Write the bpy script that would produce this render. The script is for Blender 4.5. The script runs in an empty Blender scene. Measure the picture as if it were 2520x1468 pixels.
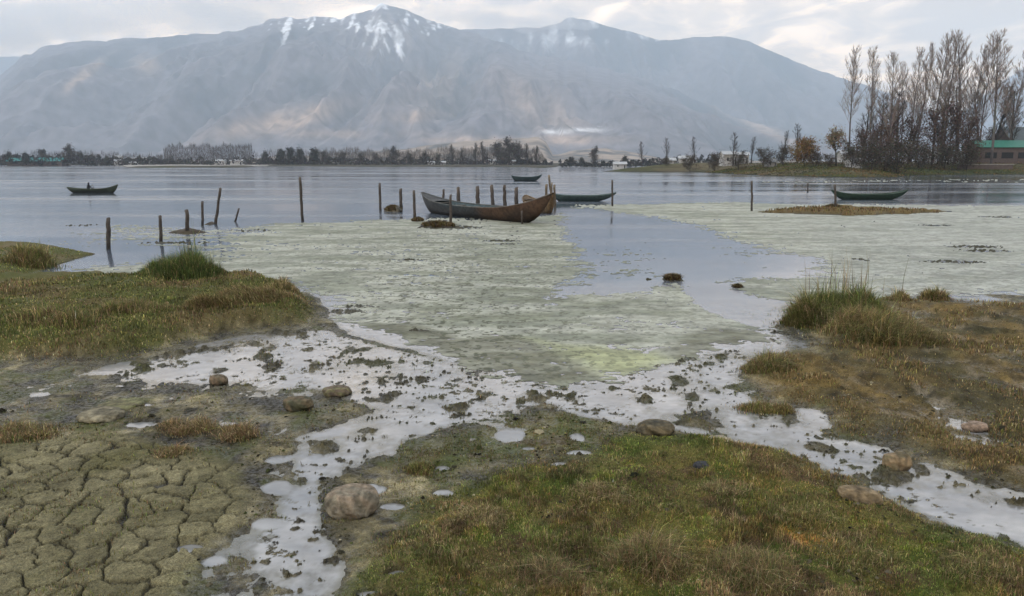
import bpy, math, random
import numpy as np
R = math.radians
scene = bpy.context.scene
COL = scene.collection
random.seed(7)
# ------------------------------------------------------------------ camera
FPX = 1833.0; CX, CY = 1260.0, 734.0; HV = 399.0; EYE = 3.0
PITCH = math.atan((CY - HV) / FPX)
cam_d = bpy.data.cameras.new("camera"); cam = bpy.data.objects.new("camera", cam_d); COL.objects.link(cam)
cam_d.sensor_width = 36.0; cam_d.lens = 36.0 * FPX / 2520.0
cam_d.clip_start = 0.1; cam_d.clip_end = 60000
cam.location = (0, 0, EYE); cam.rotation_euler = (R(90) - PITCH, 0, 0)
scene.camera = cam
scene.render.resolution_x = 1024; scene.render.resolution_y = 596
# ------------------------------------------------------------------ light
SUN_EL, SUN_AZ = 36.0, 240.0      # azimuth clockwise from +Y: behind the camera, to the left
world = bpy.data.worlds.new("World"); scene.world = world; world.use_nodes = True
nt = world.node_tree; nt.nodes.clear()
def N(t, **k):
    n = nt.nodes.new(t)
    for a, b in k.items(): setattr(n, a, b)
    return n
L = lambda a, b: nt.links.new(a, b)
out = N('ShaderNodeOutputWorld'); bg = N('ShaderNodeBackground'); L(bg.outputs[0], out.inputs[0])
sky = N('ShaderNodeTexSky', sky_type='NISHITA', sun_disc=False)
sky.sun_elevation = R(SUN_EL); sky.sun_rotation = R(SUN_AZ)
skm = N('ShaderNodeMix', data_type='RGBA', blend_type='MULTIPLY'); skm.inputs[0].default_value = 1
L(sky.outputs[0], skm.inputs[6]); skm.inputs[7].default_value = (0.9, 0.9, 0.9, 1)
tc = N('ShaderNodeTexCoord'); sep = N('ShaderNodeSeparateXYZ'); L(tc.outputs['Generated'], sep.inputs[0])
def M(op, a, b=None, clamp=False):
    n = N('ShaderNodeMath', operation=op, use_clamp=clamp)
    for i, q in enumerate((a, b)):
        if q is None: continue
        if hasattr(q, 'links'): L(q, n.inputs[i])
        else: n.inputs[i].default_value = q
    return n.outputs[0]
zz = M('ADD', M('MAXIMUM', sep.outputs[2], 0.0), 0.16)
cv = N('ShaderNodeCombineXYZ'); L(M('DIVIDE', sep.outputs[0], zz), cv.inputs[0]); L(M('DIVIDE', sep.outputs[1], zz), cv.inputs[1])
n1 = N('ShaderNodeTexNoise'); n1.inputs['Scale'].default_value = 1.35; n1.inputs['Detail'].default_value = 6; n1.inputs['Roughness'].default_value = 0.5; n1.inputs['Distortion'].default_value = 0.5
L(cv.outputs[0], n1.inputs['Vector'])
n2 = N('ShaderNodeTexNoise'); n2.inputs['Scale'].default_value = 4.2; n2.inputs['Detail'].default_value = 7; n2.inputs['Roughness'].default_value = 0.55; n2.inputs['Distortion'].default_value = 0.8
mp2 = N('ShaderNodeMapping'); mp2.inputs['Scale'].default_value = (1.0, .8, 1); mp2.inputs['Location'].default_value = (3.1, 1.7, 0); L(cv.outputs[0], mp2.inputs[0]); L(mp2.outputs[0], n2.inputs['Vector'])
cr = N('ShaderNodeValToRGB'); L(M('ADD', M('MULTIPLY', n1.outputs[0], .5), M('MULTIPLY', n2.outputs[0], .5)), cr.inputs[0])
e = cr.color_ramp.elements
e[0].position = 0.42; e[0].color = (5.2, 5.1, 5.3, 1); e[1].position = 0.59; e[1].color = (15.5, 14.6, 13.4, 1)
q = cr.color_ramp.elements.new(0.50); q.color = (8.0, 7.6, 7.2, 1)
mx = N('ShaderNodeMix', data_type='RGBA'); mx.inputs[0].default_value = 0.93
L(skm.outputs[2], mx.inputs[6]); L(cr.outputs[0], mx.inputs[7])
tint = N('ShaderNodeMapRange', interpolation_type='SMOOTHSTEP'); L(sep.outputs[2], tint.inputs[0]); tint.inputs[1].default_value = .12; tint.inputs[2].default_value = .45
tm = N('ShaderNodeMix', data_type='RGBA'); L(tint.outputs[0], tm.inputs[0]); tm.inputs[6].default_value = (1.90, 1.43, .98, 1); tm.inputs[7].default_value = (.97, 1.0, 1.06, 1)
tx = N('ShaderNodeMix', data_type='RGBA', blend_type='MULTIPLY'); tx.inputs[0].default_value = 1; L(mx.outputs[2], tx.inputs[6]); L(tm.outputs[2], tx.inputs[7])
L(tx.outputs[2], bg.inputs[0]); bg.inputs[1].default_value = 0.12
sun_d = bpy.data.lights.new("sun", 'SUN'); sun = bpy.data.objects.new("sun", sun_d); COL.objects.link(sun)
sun_d.energy = 1.5; sun_d.angle = R(14); sun_d.color = (1.0, 0.95, 0.87)
sun.rotation_euler = (R(90 - SUN_EL), 0, R(180 - SUN_AZ))
scene.view_settings.view_transform = 'Standard'; scene.view_settings.look = 'None'
scene.view_settings.exposure = 0.42; scene.view_settings.gamma = 1
scene.cycles.volume_bounces = 14; scene.cycles.max_bounces = 16; scene.cycles.transparent_max_bounces = 8
scene.cycles.diffuse_bounces = 2; scene.cycles.glossy_bounces = 2
HAZE = 1.4e-4
HAZE_COL = (0.70, 0.845, 1.0, 1)
# ------------------------------------------------------------------ numpy helpers
cp, sp = math.cos(PITCH), math.sin(PITCH)
def G(u, v, z=0.0):
    """ground point (world) seen at photo point u,v on the plane of height z"""
    a = (u - CX) / FPX; b = -(v - CY) / FPX
    dx, dy, dz = a, cp + b * sp, -sp + b * cp
    t = (z - EYE) / dz
    return (dx * t, dy * t, z)
def AT(u, v, Y):
    a = (u - CX) / FPX; b = -(v - CY) / FPX
    dx, dy, dz = a, cp + b * sp, -sp + b * cp
    t = Y / dy
    return (dx * t, Y, EYE + dz * t)
def GP(pts, z=0.0): return np.array([G(u, v, z)[:2] for u, v in pts])
def _hash(ix, iy, seed):
    h = (ix.astype(np.int64) * 374761393 + iy.astype(np.int64) * 668265263 + seed * 1442695041) & 0x7fffffff
    h = ((h ^ (h >> 13)) * 1274126177) & 0x7fffffff
    h = ((h ^ (h >> 16)) * 1103515245) & 0x7fffffff
    return ((h ^ (h >> 11)) & 0xffff) / 65535.0
def noise(x, y, seed=0):
    ix = np.floor(x); iy = np.floor(y); fx = x - ix; fy = y - iy
    fx = fx * fx * fx * (fx * (fx * 6 - 15) + 10); fy = fy * fy * fy * (fy * (fy * 6 - 15) + 10)
    a = _hash(ix, iy, seed); b = _hash(ix + 1, iy, seed); c = _hash(ix, iy + 1, seed); d = _hash(ix + 1, iy + 1, seed)
    return (a + (b - a) * fx) * (1 - fy) + (c + (d - c) * fx) * fy - 0.5
def fbm(x, y, seed=0, octv=4, gain=0.5):
    s = 0; a = 1.0; c, sn = math.cos(0.6), math.sin(0.6)
    for o in range(octv):
        s = s + a * noise(x, y, seed + o * 17)
        x, y = (x * c - y * sn) * 2.03 + 11.3, (x * sn + y * c) * 2.03 + 7.7; a *= gain
    return s
def sstep(a, b, x):
    t = np.clip((x - a) / (b - a), 0, 1); return t * t * (3 - 2 * t)
def sdf(poly, X, Y):
    """signed distance, positive inside"""
    P = np.asarray(poly, float); d2 = np.full(X.shape, 1e18); ins = np.zeros(X.shape, bool)
    for i in range(len(P)):
        ax, ay = P[i]; bx, by = P[(i + 1) % len(P)]
        ex, ey = bx - ax, by - ay; wx, wy = X - ax, Y - ay
        t = np.clip((wx * ex + wy * ey) / (ex * ex + ey * ey + 1e-12), 0, 1)
        d2 = np.minimum(d2, (wx - ex * t) ** 2 + (wy - ey * t) ** 2)
        if ay != by:
            c = ((ay <= Y) & (by > Y)) | ((by <= Y) & (ay > Y))
            ins ^= c & (X < ax + (Y - ay) / (by - ay) * ex)
    return np.where(ins, 1, -1) * np.sqrt(d2)
def voronoi(x, y, seed=3, jit=0.85):
    ix = np.floor(x); iy = np.floor(y)
    f1 = np.full(x.shape, 9.0); f2 = np.full(x.shape, 9.0); idv = np.zeros(x.shape)
    for dx in (-1, 0, 1):
        for dy in (-1, 0, 1):
            cx = ix + dx; cy = iy + dy
            px = cx + 0.5 + jit * (_hash(cx, cy, seed) - 0.5); py = cy + 0.5 + jit * (_hash(cx, cy, seed + 9) - 0.5)
            d = np.hypot(px - x, py - y); hid = _hash(cx, cy, seed + 31)
            idv = np.where(d < f1, hid, idv)
            f2 = np.where(d < f1, f1, np.minimum(f2, d)); f1 = np.minimum(f1, d)
    return f1, f2, idv
def mixc(a, b, t):
    a = np.asarray(a, float); b = np.asarray(b, float); return a + (b - a) * t[..., None]
def mesh_np(name, V, F, mat, col=None, parent=None, smooth=True):
    """V (n,3); F (m,k) with k = 3 or 4; col (n,3)"""
    me = bpy.data.meshes.new(name); V = np.ascontiguousarray(V, np.float32); F = np.ascontiguousarray(F, np.int32)
    k = F.shape[1]
    me.vertices.add(len(V)); me.vertices.foreach_set('co', V.ravel())
    me.loops.add(F.size); me.loops.foreach_set('vertex_index', F.ravel())
    me.polygons.add(len(F)); me.polygons.foreach_set('loop_start', np.arange(0, F.size, k, dtype=np.int32))
    try: me.polygons.foreach_set('loop_total', np.full(len(F), k, np.int32))
    except Exception: pass
    me.polygons.foreach_set('use_smooth', np.full(len(F), smooth, bool))
    me.update(calc_edges=True)
    if col is not None:
        at = me.color_attributes.new('Col', 'FLOAT_COLOR', 'POINT')
        c4 = np.ones((len(V), 4), np.float32); c4[:, :np.shape(col)[1]] = col; at.data.foreach_set('color', c4.ravel())
    if mat: me.materials.append(mat)
    o = bpy.data.objects.new(name, me); COL.objects.link(o)
    if parent: o.parent = parent
    return o
def grid_faces(nr, nc):
    i = np.arange((nr - 1) * (nc - 1)); r = i // (nc - 1); c = i % (nc - 1); a = r * nc + c
    return np.stack([a, a + 1, a + nc + 1, a + nc], 1)
def tag(o, label=None, cat=None, group=None, kind=None):
    if label: o['label'] = label
    if cat: o['category'] = cat
    if group: o['group'] = group
    if kind: o['kind'] = kind
    return o
def empty(name, loc, rz=0.0):
    o = bpy.data.objects.new(name, None); COL.objects.link(o); o.location = loc; o.rotation_euler = (0, 0, rz)
    o.empty_display_size = 0.2; return o
def copy_tree(o, parent=None):
    c = o.copy(); COL.objects.link(c); c.parent = parent
    for ch in list(o.children): copy_tree(ch, c)
    return c
# ------------------------------------------------------------------ materials
def mat_new(name):
    m = bpy.data.materials.new(name); m.use_nodes = True; t = m.node_tree; b = t.nodes['Principled BSDF']; return m, t, b
def set_in(b, **k):
    for a, v in k.items(): b.inputs[a.replace('_', ' ')].default_value = v
def mat_attr(name, rough=0.8, var=0.25, nscale=30.0, bump=0.0, bscale=60.0, spec=0.3, translucent=0.0, flat=None, detail=5):
    """vertex colour (or flat colour) times noise, with optional bump"""
    m, t, b = mat_new(name); nn = t.nodes.new; lk = t.links.new
    co = nn('ShaderNodeTexCoord'); nz = nn('ShaderNodeTexNoise'); nz.inputs['Scale'].default_value = nscale; nz.inputs['Detail'].default_value = detail
    lk(co.outputs['Object'], nz.inputs['Vector'])
    mr = nn('ShaderNodeMapRange'); lk(nz.outputs[0], mr.inputs[0]); mr.inputs[1].default_value = 0.3; mr.inputs[2].default_value = 0.7
    mr.inputs[3].default_value = 1 - var; mr.inputs[4].default_value = 1 + var
    if flat is None:
        at = nn('ShaderNodeAttribute'); at.attribute_name = 'Col'; src = at.outputs['Color']
    else:
        rg = nn('ShaderNodeRGB'); rg.outputs[0].default_value = (*flat, 1); src = rg.outputs[0]
    vm = nn('ShaderNodeVectorMath'); vm.operation = 'SCALE'; lk(src, vm.inputs[0]); lk(mr.outputs[0], vm.inputs[3])
    lk(vm.outputs[0], b.inputs['Base Color']); set_in(b, Roughness=rough); b.inputs['Specular IOR Level'].default_value = spec
    if bump > 0:
        nb = nn('ShaderNodeTexNoise'); nb.inputs['Scale'].default_value = bscale; nb.inputs['Detail'].default_value = 6; lk(co.outputs['Object'], nb.inputs['Vector'])
        bp = nn('ShaderNodeBump'); bp.inputs['Strength'].default_value = 1.0; bp.inputs['Distance'].default_value = bump
        lk(nb.outputs[0], bp.inputs['Height']); lk(bp.outputs[0], b.inputs['Normal'])
    if translucent > 0:
        tr = nn('ShaderNodeBsdfTranslucent'); lk(vm.outputs[0], tr.inputs[0]); mxs = nn('ShaderNodeMixShader'); mxs.inputs[0].default_value = translucent
        o = t.nodes['Material Output']; lk(b.outputs[0], mxs.inputs[1]); lk(tr.outputs[0], mxs.inputs[2]); lk(mxs.outputs[0], o.inputs[0])
    return m
M_ground = mat_attr('wet_ground', rough=0.62, var=0.35, nscale=55, bump=0.022, bscale=60, spec=0.35)
def upgrade_ground(m):
    t = m.node_tree; b = t.nodes['Principled BSDF']; nn = t.nodes.new; lk = t.links.new
    co = nn('ShaderNodeTexCoord'); at = nn('ShaderNodeAttribute'); at.attribute_name = 'Col'
    base = b.inputs['Base Color'].links[0].from_socket; cur = base
    for sc, lo, hi, f0, dt in ((150, .52, .62, .45, 3), (420, .45, .7, .6, 2), (14, .35, .65, .72, 6)):
        nz = nn('ShaderNodeTexNoise'); nz.inputs['Scale'].default_value = sc; nz.inputs['Detail'].default_value = dt; nz.inputs['Roughness'].default_value = .65; lk(co.outputs['Object'], nz.inputs['Vector'])
        mr = nn('ShaderNodeMapRange'); lk(nz.outputs[0], mr.inputs[0]); mr.inputs[1].default_value = lo; mr.inputs[2].default_value = hi; mr.inputs[3].default_value = 1.12; mr.inputs[4].default_value = f0
        vm = nn('ShaderNodeVectorMath'); vm.operation = 'SCALE'; lk(cur, vm.inputs[0]); lk(mr.outputs[0], vm.inputs[3]); cur = vm.outputs[0]
    lk(cur, b.inputs['Base Color'])
    nw = nn('ShaderNodeTexNoise'); nw.inputs['Scale'].default_value = 22; nw.inputs['Detail'].default_value = 5; lk(co.outputs['Object'], nw.inputs['Vector'])
    ml = nn('ShaderNodeMath'); ml.operation = 'MULTIPLY'; lk(at.outputs['Alpha'], ml.inputs[0])
    m2 = nn('ShaderNodeMapRange'); lk(nw.outputs[0], m2.inputs[0]); m2.inputs[1].default_value = .35; m2.inputs[2].default_value = .6; lk(m2.outputs[0], ml.inputs[1])
    mr = nn('ShaderNodeMapRange'); lk(ml.outputs[0], mr.inputs[0]); mr.inputs[3].default_value = .85; mr.inputs[4].default_value = .22; lk(mr.outputs[0], b.inputs['Roughness'])
    ms = nn('ShaderNodeMapRange'); lk(ml.outputs[0], ms.inputs[0]); ms.inputs[3].default_value = .2; ms.inputs[4].default_value = .8; lk(ms.outputs[0], b.inputs['Specular IOR Level'])
upgrade_ground(M_ground)
M_far = mat_attr('far_land', rough=0.95, var=0.2, nscale=0.2, spec=0.1)
M_hill = mat_attr('mountain_slope', rough=0.95, var=0.45, nscale=0.012, spec=0.05, detail=8)
M_blade = mat_attr('grass_blade', rough=0.6, var=0.15, nscale=3, spec=0.25, translucent=0.3)
M_leaf = mat_attr('dry_leaf', rough=0.8, var=0.2, nscale=2, spec=0.1, translucent=0.25)
M_bark = mat_attr('bark', rough=0.9, var=0.25, nscale=1.2, spec=0.1)
M_rock = mat_attr('rock', rough=0.8, var=0.55, nscale=16, bump=0.02, bscale=30, spec=0.3)
M_wood = mat_attr('weathered_wood', rough=0.75, var=0.35, nscale=7, bump=0.006, bscale=18, spec=0.25)
M_cloth = mat_attr('cloth', rough=0.9, var=0.1, nscale=8, spec=0.1)
M_weed = mat_attr('floating_weed', rough=0.62, var=0.16, nscale=9, bump=0.01, bscale=6, spec=0.3)
def flat_mat(name, c, rough=0.7, var=0.15, ns=2.0): return mat_attr(name, rough=rough, var=var, nscale=ns, flat=c, spec=0.2)
# water
M_water, t, b = mat_new('lake_water'); nn = t.nodes.new; lk = t.links.new
at = nn('ShaderNodeAttribute'); at.attribute_name = 'Col'; lk(at.outputs['Color'], b.inputs['Base Color'])
set_in(b, Roughness=0.05, IOR=1.95)
geo = nn('ShaderNodeNewGeometry')
hts = []
for sc, dist, dt in ((0.55, 0.010, 3), (9.0, 0.0042, 5)):
    mp = nn('ShaderNodeMapping'); mp.inputs['Scale'].default_value = (sc * 0.55, sc, sc); lk(geo.outputs['Position'], mp.inputs[0])
    nz = nn('ShaderNodeTexNoise'); nz.inputs['Scale'].default_value = 1.0; nz.inputs['Detail'].default_value = dt; lk(mp.outputs[0], nz.inputs['Vector'])
    mm = nn('ShaderNodeMath'); mm.operation = 'MULTIPLY'; mm.inputs[1].default_value = dist; lk(nz.outputs[0], mm.inputs[0]); hts.append(mm.outputs[0])
ad = nn('ShaderNodeMath'); ad.operation = 'ADD'; lk(hts[0], ad.inputs[0]); lk(hts[1], ad.inputs[1])
bp = nn('ShaderNodeBump'); bp.inputs['Distance'].default_value = 1.0; bp.inputs['Strength'].default_value = 0.55; lk(ad.outputs[0], bp.inputs['Height']); lk(bp.outputs[0], b.inputs['Normal'])
mpb = nn('ShaderNodeMapping'); mpb.inputs['Scale'].default_value = (0.018, 0.11, 1); lk(geo.outputs['Position'], mpb.inputs[0])
nzb = nn('ShaderNodeTexNoise'); nzb.inputs['Scale'].default_value = 1.0; nzb.inputs['Detail'].default_value = 5; nzb.inputs['Roughness'].default_value = .6; lk(mpb.outputs[0], nzb.inputs['Vector'])
mrb = nn('ShaderNodeMapRange'); lk(nzb.outputs[0], mrb.inputs[0]); mrb.inputs[1].default_value = .42; mrb.inputs[2].default_value = .66; mrb.inputs[3].default_value = .05; mrb.inputs[4].default_value = .3; lk(mrb.outputs[0], b.inputs['Roughness'])
mrc = nn('ShaderNodeMapRange'); lk(nzb.outputs[0], mrc.inputs[0]); mrc.inputs[1].default_value = .42; mrc.inputs[2].default_value = .66; mrc.inputs[3].default_value = .45; mrc.inputs[4].default_value = 1.0; lk(mrc.outputs[0], bp.inputs['Strength'])
# ------------------------------------------------------------------ ground layout (traced outlines laid on the ground)
SHORE = GP([(-900, 690), (60, 690), (200, 688), (370, 688), (560, 682), (640, 686), (720, 708), (765, 735), (800, 768), (810, 795), (880, 828), (1000, 866), (1080, 893),
            (1200, 918), (1320, 937), (1500, 937), (1600, 905), (1700, 880), (1800, 862), (1880, 838), (1925, 800), (1935, 752), (1990, 738), (2110, 735), (2200, 742),
            (2260, 730), (2600, 722), (3600, 720), (3900, 1700), (1260, 2600), (-1500, 1800)])
ISLE0 = GP([(-900, 600), (40, 600), (120, 608), (170, 620), (245, 627), (200, 636), (160, 650), (110, 664), (75, 684), (30, 702), (-900, 706)])
W1 = GP([(500, 850), (620, 828), (700, 815), (780, 815), (870, 842), (960, 870), (1060, 893), (1180, 918), (1320, 940), (1500, 940), (1610, 907), (1760, 872), (1870, 845),
         (1930, 800), (1960, 830), (1960, 850), (1880, 862), (1800, 905), (1775, 935), (1790, 965), (1850, 1000), (1940, 1008), (2010, 1012), (2008, 1075), (2110, 1105), (2250, 1155),
         (2400, 1195), (2520, 1245), (2900, 1400), (2900, 1480), (2520, 1312), (2400, 1280), (2250, 1215), (2150, 1170), (2020, 1112), (1900, 1085), (1800, 1075), (1700, 1060),
         (1600, 1040), (1500, 1020), (1430, 1012), (1370, 985), (1270, 990), (1200, 1035), (1100, 1050), (980, 1080), (960, 1130), (900, 1150), (830, 1190), (800, 1225),
         (790, 1290), (800, 1330), (850, 1390), (830, 1468), (820, 1600), (640, 1600), (650, 1468), (600, 1400), (640, 1320), (700, 1260), (745, 1180), (740, 1080), (850, 1045),
         (930, 1010), (880, 985), (830, 955), (750, 945), (650, 950), (600, 935), (470, 940), (380, 930), (300, 935), (240, 915), (245, 903), (330, 890), (450, 870)])
LBANK = GP([(-900, 690), (240, 690), (370, 688), (560, 684), (640, 690), (710, 710), (750, 740), (770, 775), (740, 798), (620, 812), (500, 832), (400, 856), (300, 880), (200, 888), (-900, 895)])
RBANK = GP([(1945, 765), (2000, 745), (2110, 737), (2200, 744), (2600, 747), (3600, 750), (3600, 1700), (2520, 1235), (2400, 1185), (2250, 1145), (2110, 1095), (2020, 1070), (2018, 1010),
            (1940, 1000), (1870, 990), (1800, 930), (1850, 890), (1960, 860), (1990, 830), (1950, 800)])
FORE = GP([(850, 1900), (870, 1440), (880, 1390), (960, 1340), (1010, 1260), (1090, 1205), (1220, 1165), (1400, 1125), (1470, 1070), (1560, 1050), (1680, 1075), (1800, 1090), (1950, 1103),
           (2020, 1130), (2130, 1195), (2250, 1245), (2400, 1300), (2600, 1370), (3200, 1700), (1500, 2600)])
CRACK = GP([(-900, 1060), (0, 1080), (60, 1090), (240, 1060), (360, 1075), (500, 1110), (600, 1150), (660, 1230), (590, 1320), (500, 1400), (430, 1700), (-1200, 1900)])
GREENMUD = GP([(960, 1120), (1050, 1090), (1250, 1030), (1420, 1000), (1560, 1040), (1450, 1110), (1250, 1160), (1050, 1180)])
PUD = [(340, 1000, 38, 9), (680, 1202, 42, 20), (680, 1130, 38, 13), (462, 1352, 35, 12), (525, 1383, 33, 11), (980, 1420, 34, 17), (1255, 1075, 33, 15), (1090, 1152, 24, 8),
       (965, 1248, 30, 9), (1420, 1078, 20, 12), (1420, 1118, 35, 10), (1380, 1145, 25, 8), (300, 905, 60, 9), (400, 918, 70, 13), (480, 882, 55, 8), (560, 900, 70, 10), (300, 952, 24, 5), (100, 972, 22, 4), (345, 1045, 45, 11), (265, 915, 32, 10),
       (910, 1465, 40, 14), (1090, 1215, 28, 10), (1300, 1105, 20, 6), (2230, 925, 30, 6), (2005, 930, 26, 6), (1985, 898, 40, 8), (2480, 833, 20, 4), (2370, 790, 40, 3), (1010, 1060, 60, 10),
       (660, 1290, 60, 14), (1500, 985, 60, 12), (2000, 958, 20, 4), (890, 1205, 60, 14), (560, 1045, 20, 4)]
PUDW = [(*G(u, v)[:2], G(u + a, v)[0] - G(u, v)[0], G(u, v - bb)[1] - G(u, v)[1]) for u, v, a, bb in PUD]
STRIP = GP([(2220, 742), (2270, 726), (2340, 722), (2430, 723), (2500, 736), (2480, 745)])
ISLE1 = GP([(1862, 523), (1930, 518), (2000, 514), (2040, 508), (2090, 511), (2180, 516), (2280, 519), (2345, 522), (2280, 525), (2160, 529), (2080, 531), (1980, 528)])
ISLE2 = GP([(412, 574), (450, 566), (470, 564), (515, 573), (460, 578)])
ISLE3 = GP([(495, 556), (515, 548), (532, 547), (530, 552)])
STRIPS = [(430, 598, 110, 3.2, 0.5), (1230, 593, 60, 3, 0.5), (1245, 601, 45, 2, 0.5), (2400, 608, 80, 5, 0.4), (2420, 618, 90, 4, 0.45), (2350, 645, 90, 5, .4), (2450, 535, 60, 3, .4), (2300, 555, 60, 2, .35),
          (1655, 688, 24, 5, 1), (1815, 706, 14, 3.5, 1), (1595, 688, 8, 2.5, 1), (620, 568, 70, 4, .2), (1750, 450, 100, 2, .5), (1430, 455, 70, 3, 1), (850, 768, 50, 6, .6), (880, 755, 60, 4, .5),
          (1000, 640, 60, 3, .3), (200, 555, 60, 3, .3), (2120, 640, 30, 4, .3), (1030, 815, 30, 2, .8), (790, 800, 40, 4, .6), (1110, 560, 90, 5, .6)]
STRIPW = [(*G(u, v)[:2], G(u + a, v)[0] - G(u, v)[0], max(0.05, G(u, v - bb)[1] - G(u, v)[1]), k) for u, v, a, bb, k in STRIPS]
def terrain(X, Y, want_col=True):
    rr = np.hypot(X, Y)
    wa = 0.017 * rr
    wx = X + wa * fbm(X / (0.10 * rr + .3), Y / (0.10 * rr + .3), 5, 4) ; wy = Y + wa * 1.6 * fbm(X / (0.10 * rr + .3) + 40, Y / (0.10 * rr + .3), 6, 4)
    ds = sdf(SHORE, wx, wy); dw = sdf(W1, wx, wy); dl = sdf(LBANK, wx, wy); dr = sdf(RBANK, wx, wy); df = sdf(FORE, wx, wy); dc = sdf(CRACK, wx, wy); dg = sdf(GREENMUD, wx, wy)
    d0 = sdf(ISLE0, wx, wy); d1 = sdf(ISLE1, X + .3 * fbm(X / .8, Y / .8, 8), Y + .8 * fbm(X / .8, Y / .8, 9)); d2 = np.maximum(sdf(ISLE2, X, Y), sdf(ISLE3, X, Y)); d3 = sdf(STRIP, wx, wy)
    nl = fbm(X / 1.1, Y / 1.6, 21, 3); nm = fbm(X / 0.33, Y / 0.42, 22, 4); nf = fbm(X / 0.07, Y / 0.08, 23, 4, .6)
    spk = np.maximum(fbm(X / 0.10, Y / 0.07, 24, 4, .65) - 0.36 - .45 * nl, 0)
    h = np.clip(ds * 0.2, -0.5, 0.013 + .011 * sstep(.05, .9, -dw))
    h = h + np.where(ds > -1, 1, 0) * (0.026 * nm + 0.022 * nl + 0.011 * nf)
    wo = .016 * rr + .09 * (X > 0) + .14 * sstep(1.5, 2.5, X) * sstep(9.5, 8.5, rr); inw = sstep(-wo, -wo + .2, dw)
    h = h - inw * 0.034 + inw * np.minimum(spk * 0.45, 0.038)
    lump = np.maximum(nm - 0.19, 0) * 0.10 * inw; dry = 1 - .9 * inw
    h = h + lump
    bl = sstep(0.0, 0.5, dl); br = sstep(0.0, 0.7, dr); bf = sstep(0.0, 0.6, df); bc = sstep(-0.05, 0.25, dc)
    h = h + dry * bl * (0.25 + 0.07 * nl + 0.05 * nm) + dry * br * (0.04 + 0.06 * nl + 0.06 * nm + .03 * nf) + dry * bf * (0.07 + 0.05 * nl + 0.045 * nm + 0.02 * nf)
    # cracked mud
    q1 = X + 0.085 * fbm(X / 0.25, Y / 0.25, 41, 5, .55); q2 = Y + 0.095 * fbm(X / 0.25, Y / 0.25, 42, 5, .55)
    f1, f2, idv = voronoi(q1 / 0.285, q2 / 0.285, 3, .98)
    edge = f2 - f1; ckw = 1.1 + .5 * fbm(X / .4, Y / .4, 45, 3); ck = (1 - sstep(0.016 * ckw, 0.072 * ckw, edge)) * sstep(-0.1, 0.5, dc) * np.clip(.55 + 1.2 * ckw, 0, 1)
    f1b, f2b, _ = voronoi(q1 / 0.16, q2 / 0.17, 77); ck2 = (1 - sstep(0.0, 0.07, f2b - f1b)) * bc * 0.35
    h = h + bc * (0.035 - 0.6 * (0.026 * nm + 0.018 * nl) + 0.014 * (idv - 0.5) + 0.006 * sstep(.05, .12, edge)) - 0.045 * ck - 0.012 * ck2
    for (px, py, pa, pb) in PUDW:
        k = (X - px) ** 2 / pa ** 2 + (Y - py) ** 2 / pb ** 2
        m = k < 9
        if not m.any(): continue
        kk = np.sqrt(k[m]) + 0.55 * nm[m]
        s = 1 - sstep(0.75, 1.15, kk)
        h[m] = h[m] * (1 - s) - 0.02 * s
    h = np.maximum(h, np.clip(d0 * 0.25, -.5, 0.2) + 0.04 * nm * (d0 > 0))
    h = np.maximum(h, np.clip(d1 * 0.35, -.5, 0.18) + 0.05 * nm * (d1 > 0))
    h = np.maximum(h, np.clip(d2 * 0.45, -.5, 0.10))
    s3 = sstep(-.05, .3, d3); h = h * (1 - s3) - 0.03 * s3
    for (px, py, pa, pb, kf) in STRIPW:
        k = (X - px) ** 2 / pa ** 2 + (Y - py) ** 2 / pb ** 2
        m = k < 1.6
        if m.any(): h[m] = np.maximum(h[m], 0.05 * (1 - k[m]) - 0.05 * (1 - kf) + 0.09 * nf[m] * (1 - kf * .5))
    # coarse side/behind ground stays dry
    if not want_col: return h, dict(dl=dl, dr=dr, df=df, dw=dw, ds=ds, dg=dg, dc=dc, nl=nl, nm=nm, d0=d0, d1=d1)
    n4 = fbm(X / 0.55 + 9, Y / 0.6, 51, 4); n5 = fbm(X / 0.16, Y / 0.18, 52, 3)
    c = mixc((0.075, 0.069, 0.038), (0.175, 0.16, 0.105), sstep(-.35, .45, n4 + .5 * n5 + .3 * fbm(X / .05, Y / .05, 59, 3))); c = c * (1 + 1.5 * fbm(X / .15, Y / .13, 57, 4) + 1.0 * fbm(X / .5, Y / .4, 56, 3)).clip(.28, 1.9)[..., None]
    c = mixc(c, (0.075, 0.09, 0.025), 0.8 * sstep(0.06, 0.35, fbm(X / 0.6, Y / 0.6, 53, 5, .6)))
    wetm = 1 - sstep(0.004, 0.035, h); c = c * (1 - 0.45 * wetm)[..., None]
    c = mixc(c, mixc((0.12, 0.115, 0.07), (0.215, 0.205, 0.135), sstep(-.4, .4, n4) * .5 + .5 * idv) * (1 + .45 * n5 + .2 * fbm(X / .04, Y / .04, 58, 3))[..., None], bc * .92)
    c = mixc(c, (0.085, 0.085, 0.028), bc * 0.55 * sstep(.12, .5, fbm(X / .8, Y / .9, 54, 4) + .18 * sstep(6.0, 5.0, rr)))
    c = mixc(c, (0.022, 0.02, 0.012), np.clip(ck * 1.0 + ck2 * .8, 0, 1))
    gcol = mixc((0.06, 0.085, 0.016), (0.13, 0.12, 0.04), sstep(-.25, .3, fbm(X / .5, Y / .5, 61, 4)))
    gcol = mixc(gcol, (0.085, 0.06, 0.035), sstep(.05, .4, fbm(X / .35, Y / .35, 62, 4)))
    c = mixc(c, gcol, np.clip(bf + .6 * sstep(-.1, .3, dg), 0, 1))
    lcol = mixc((0.075, 0.085, 0.022), (0.12, 0.10, 0.045), sstep(-.3, .3, fbm(X / 1.1, Y / 1.2, 63, 4)))
    c = mixc(c, lcol, np.clip(bl + sstep(-.1, .3, d0), 0, 1))
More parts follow.
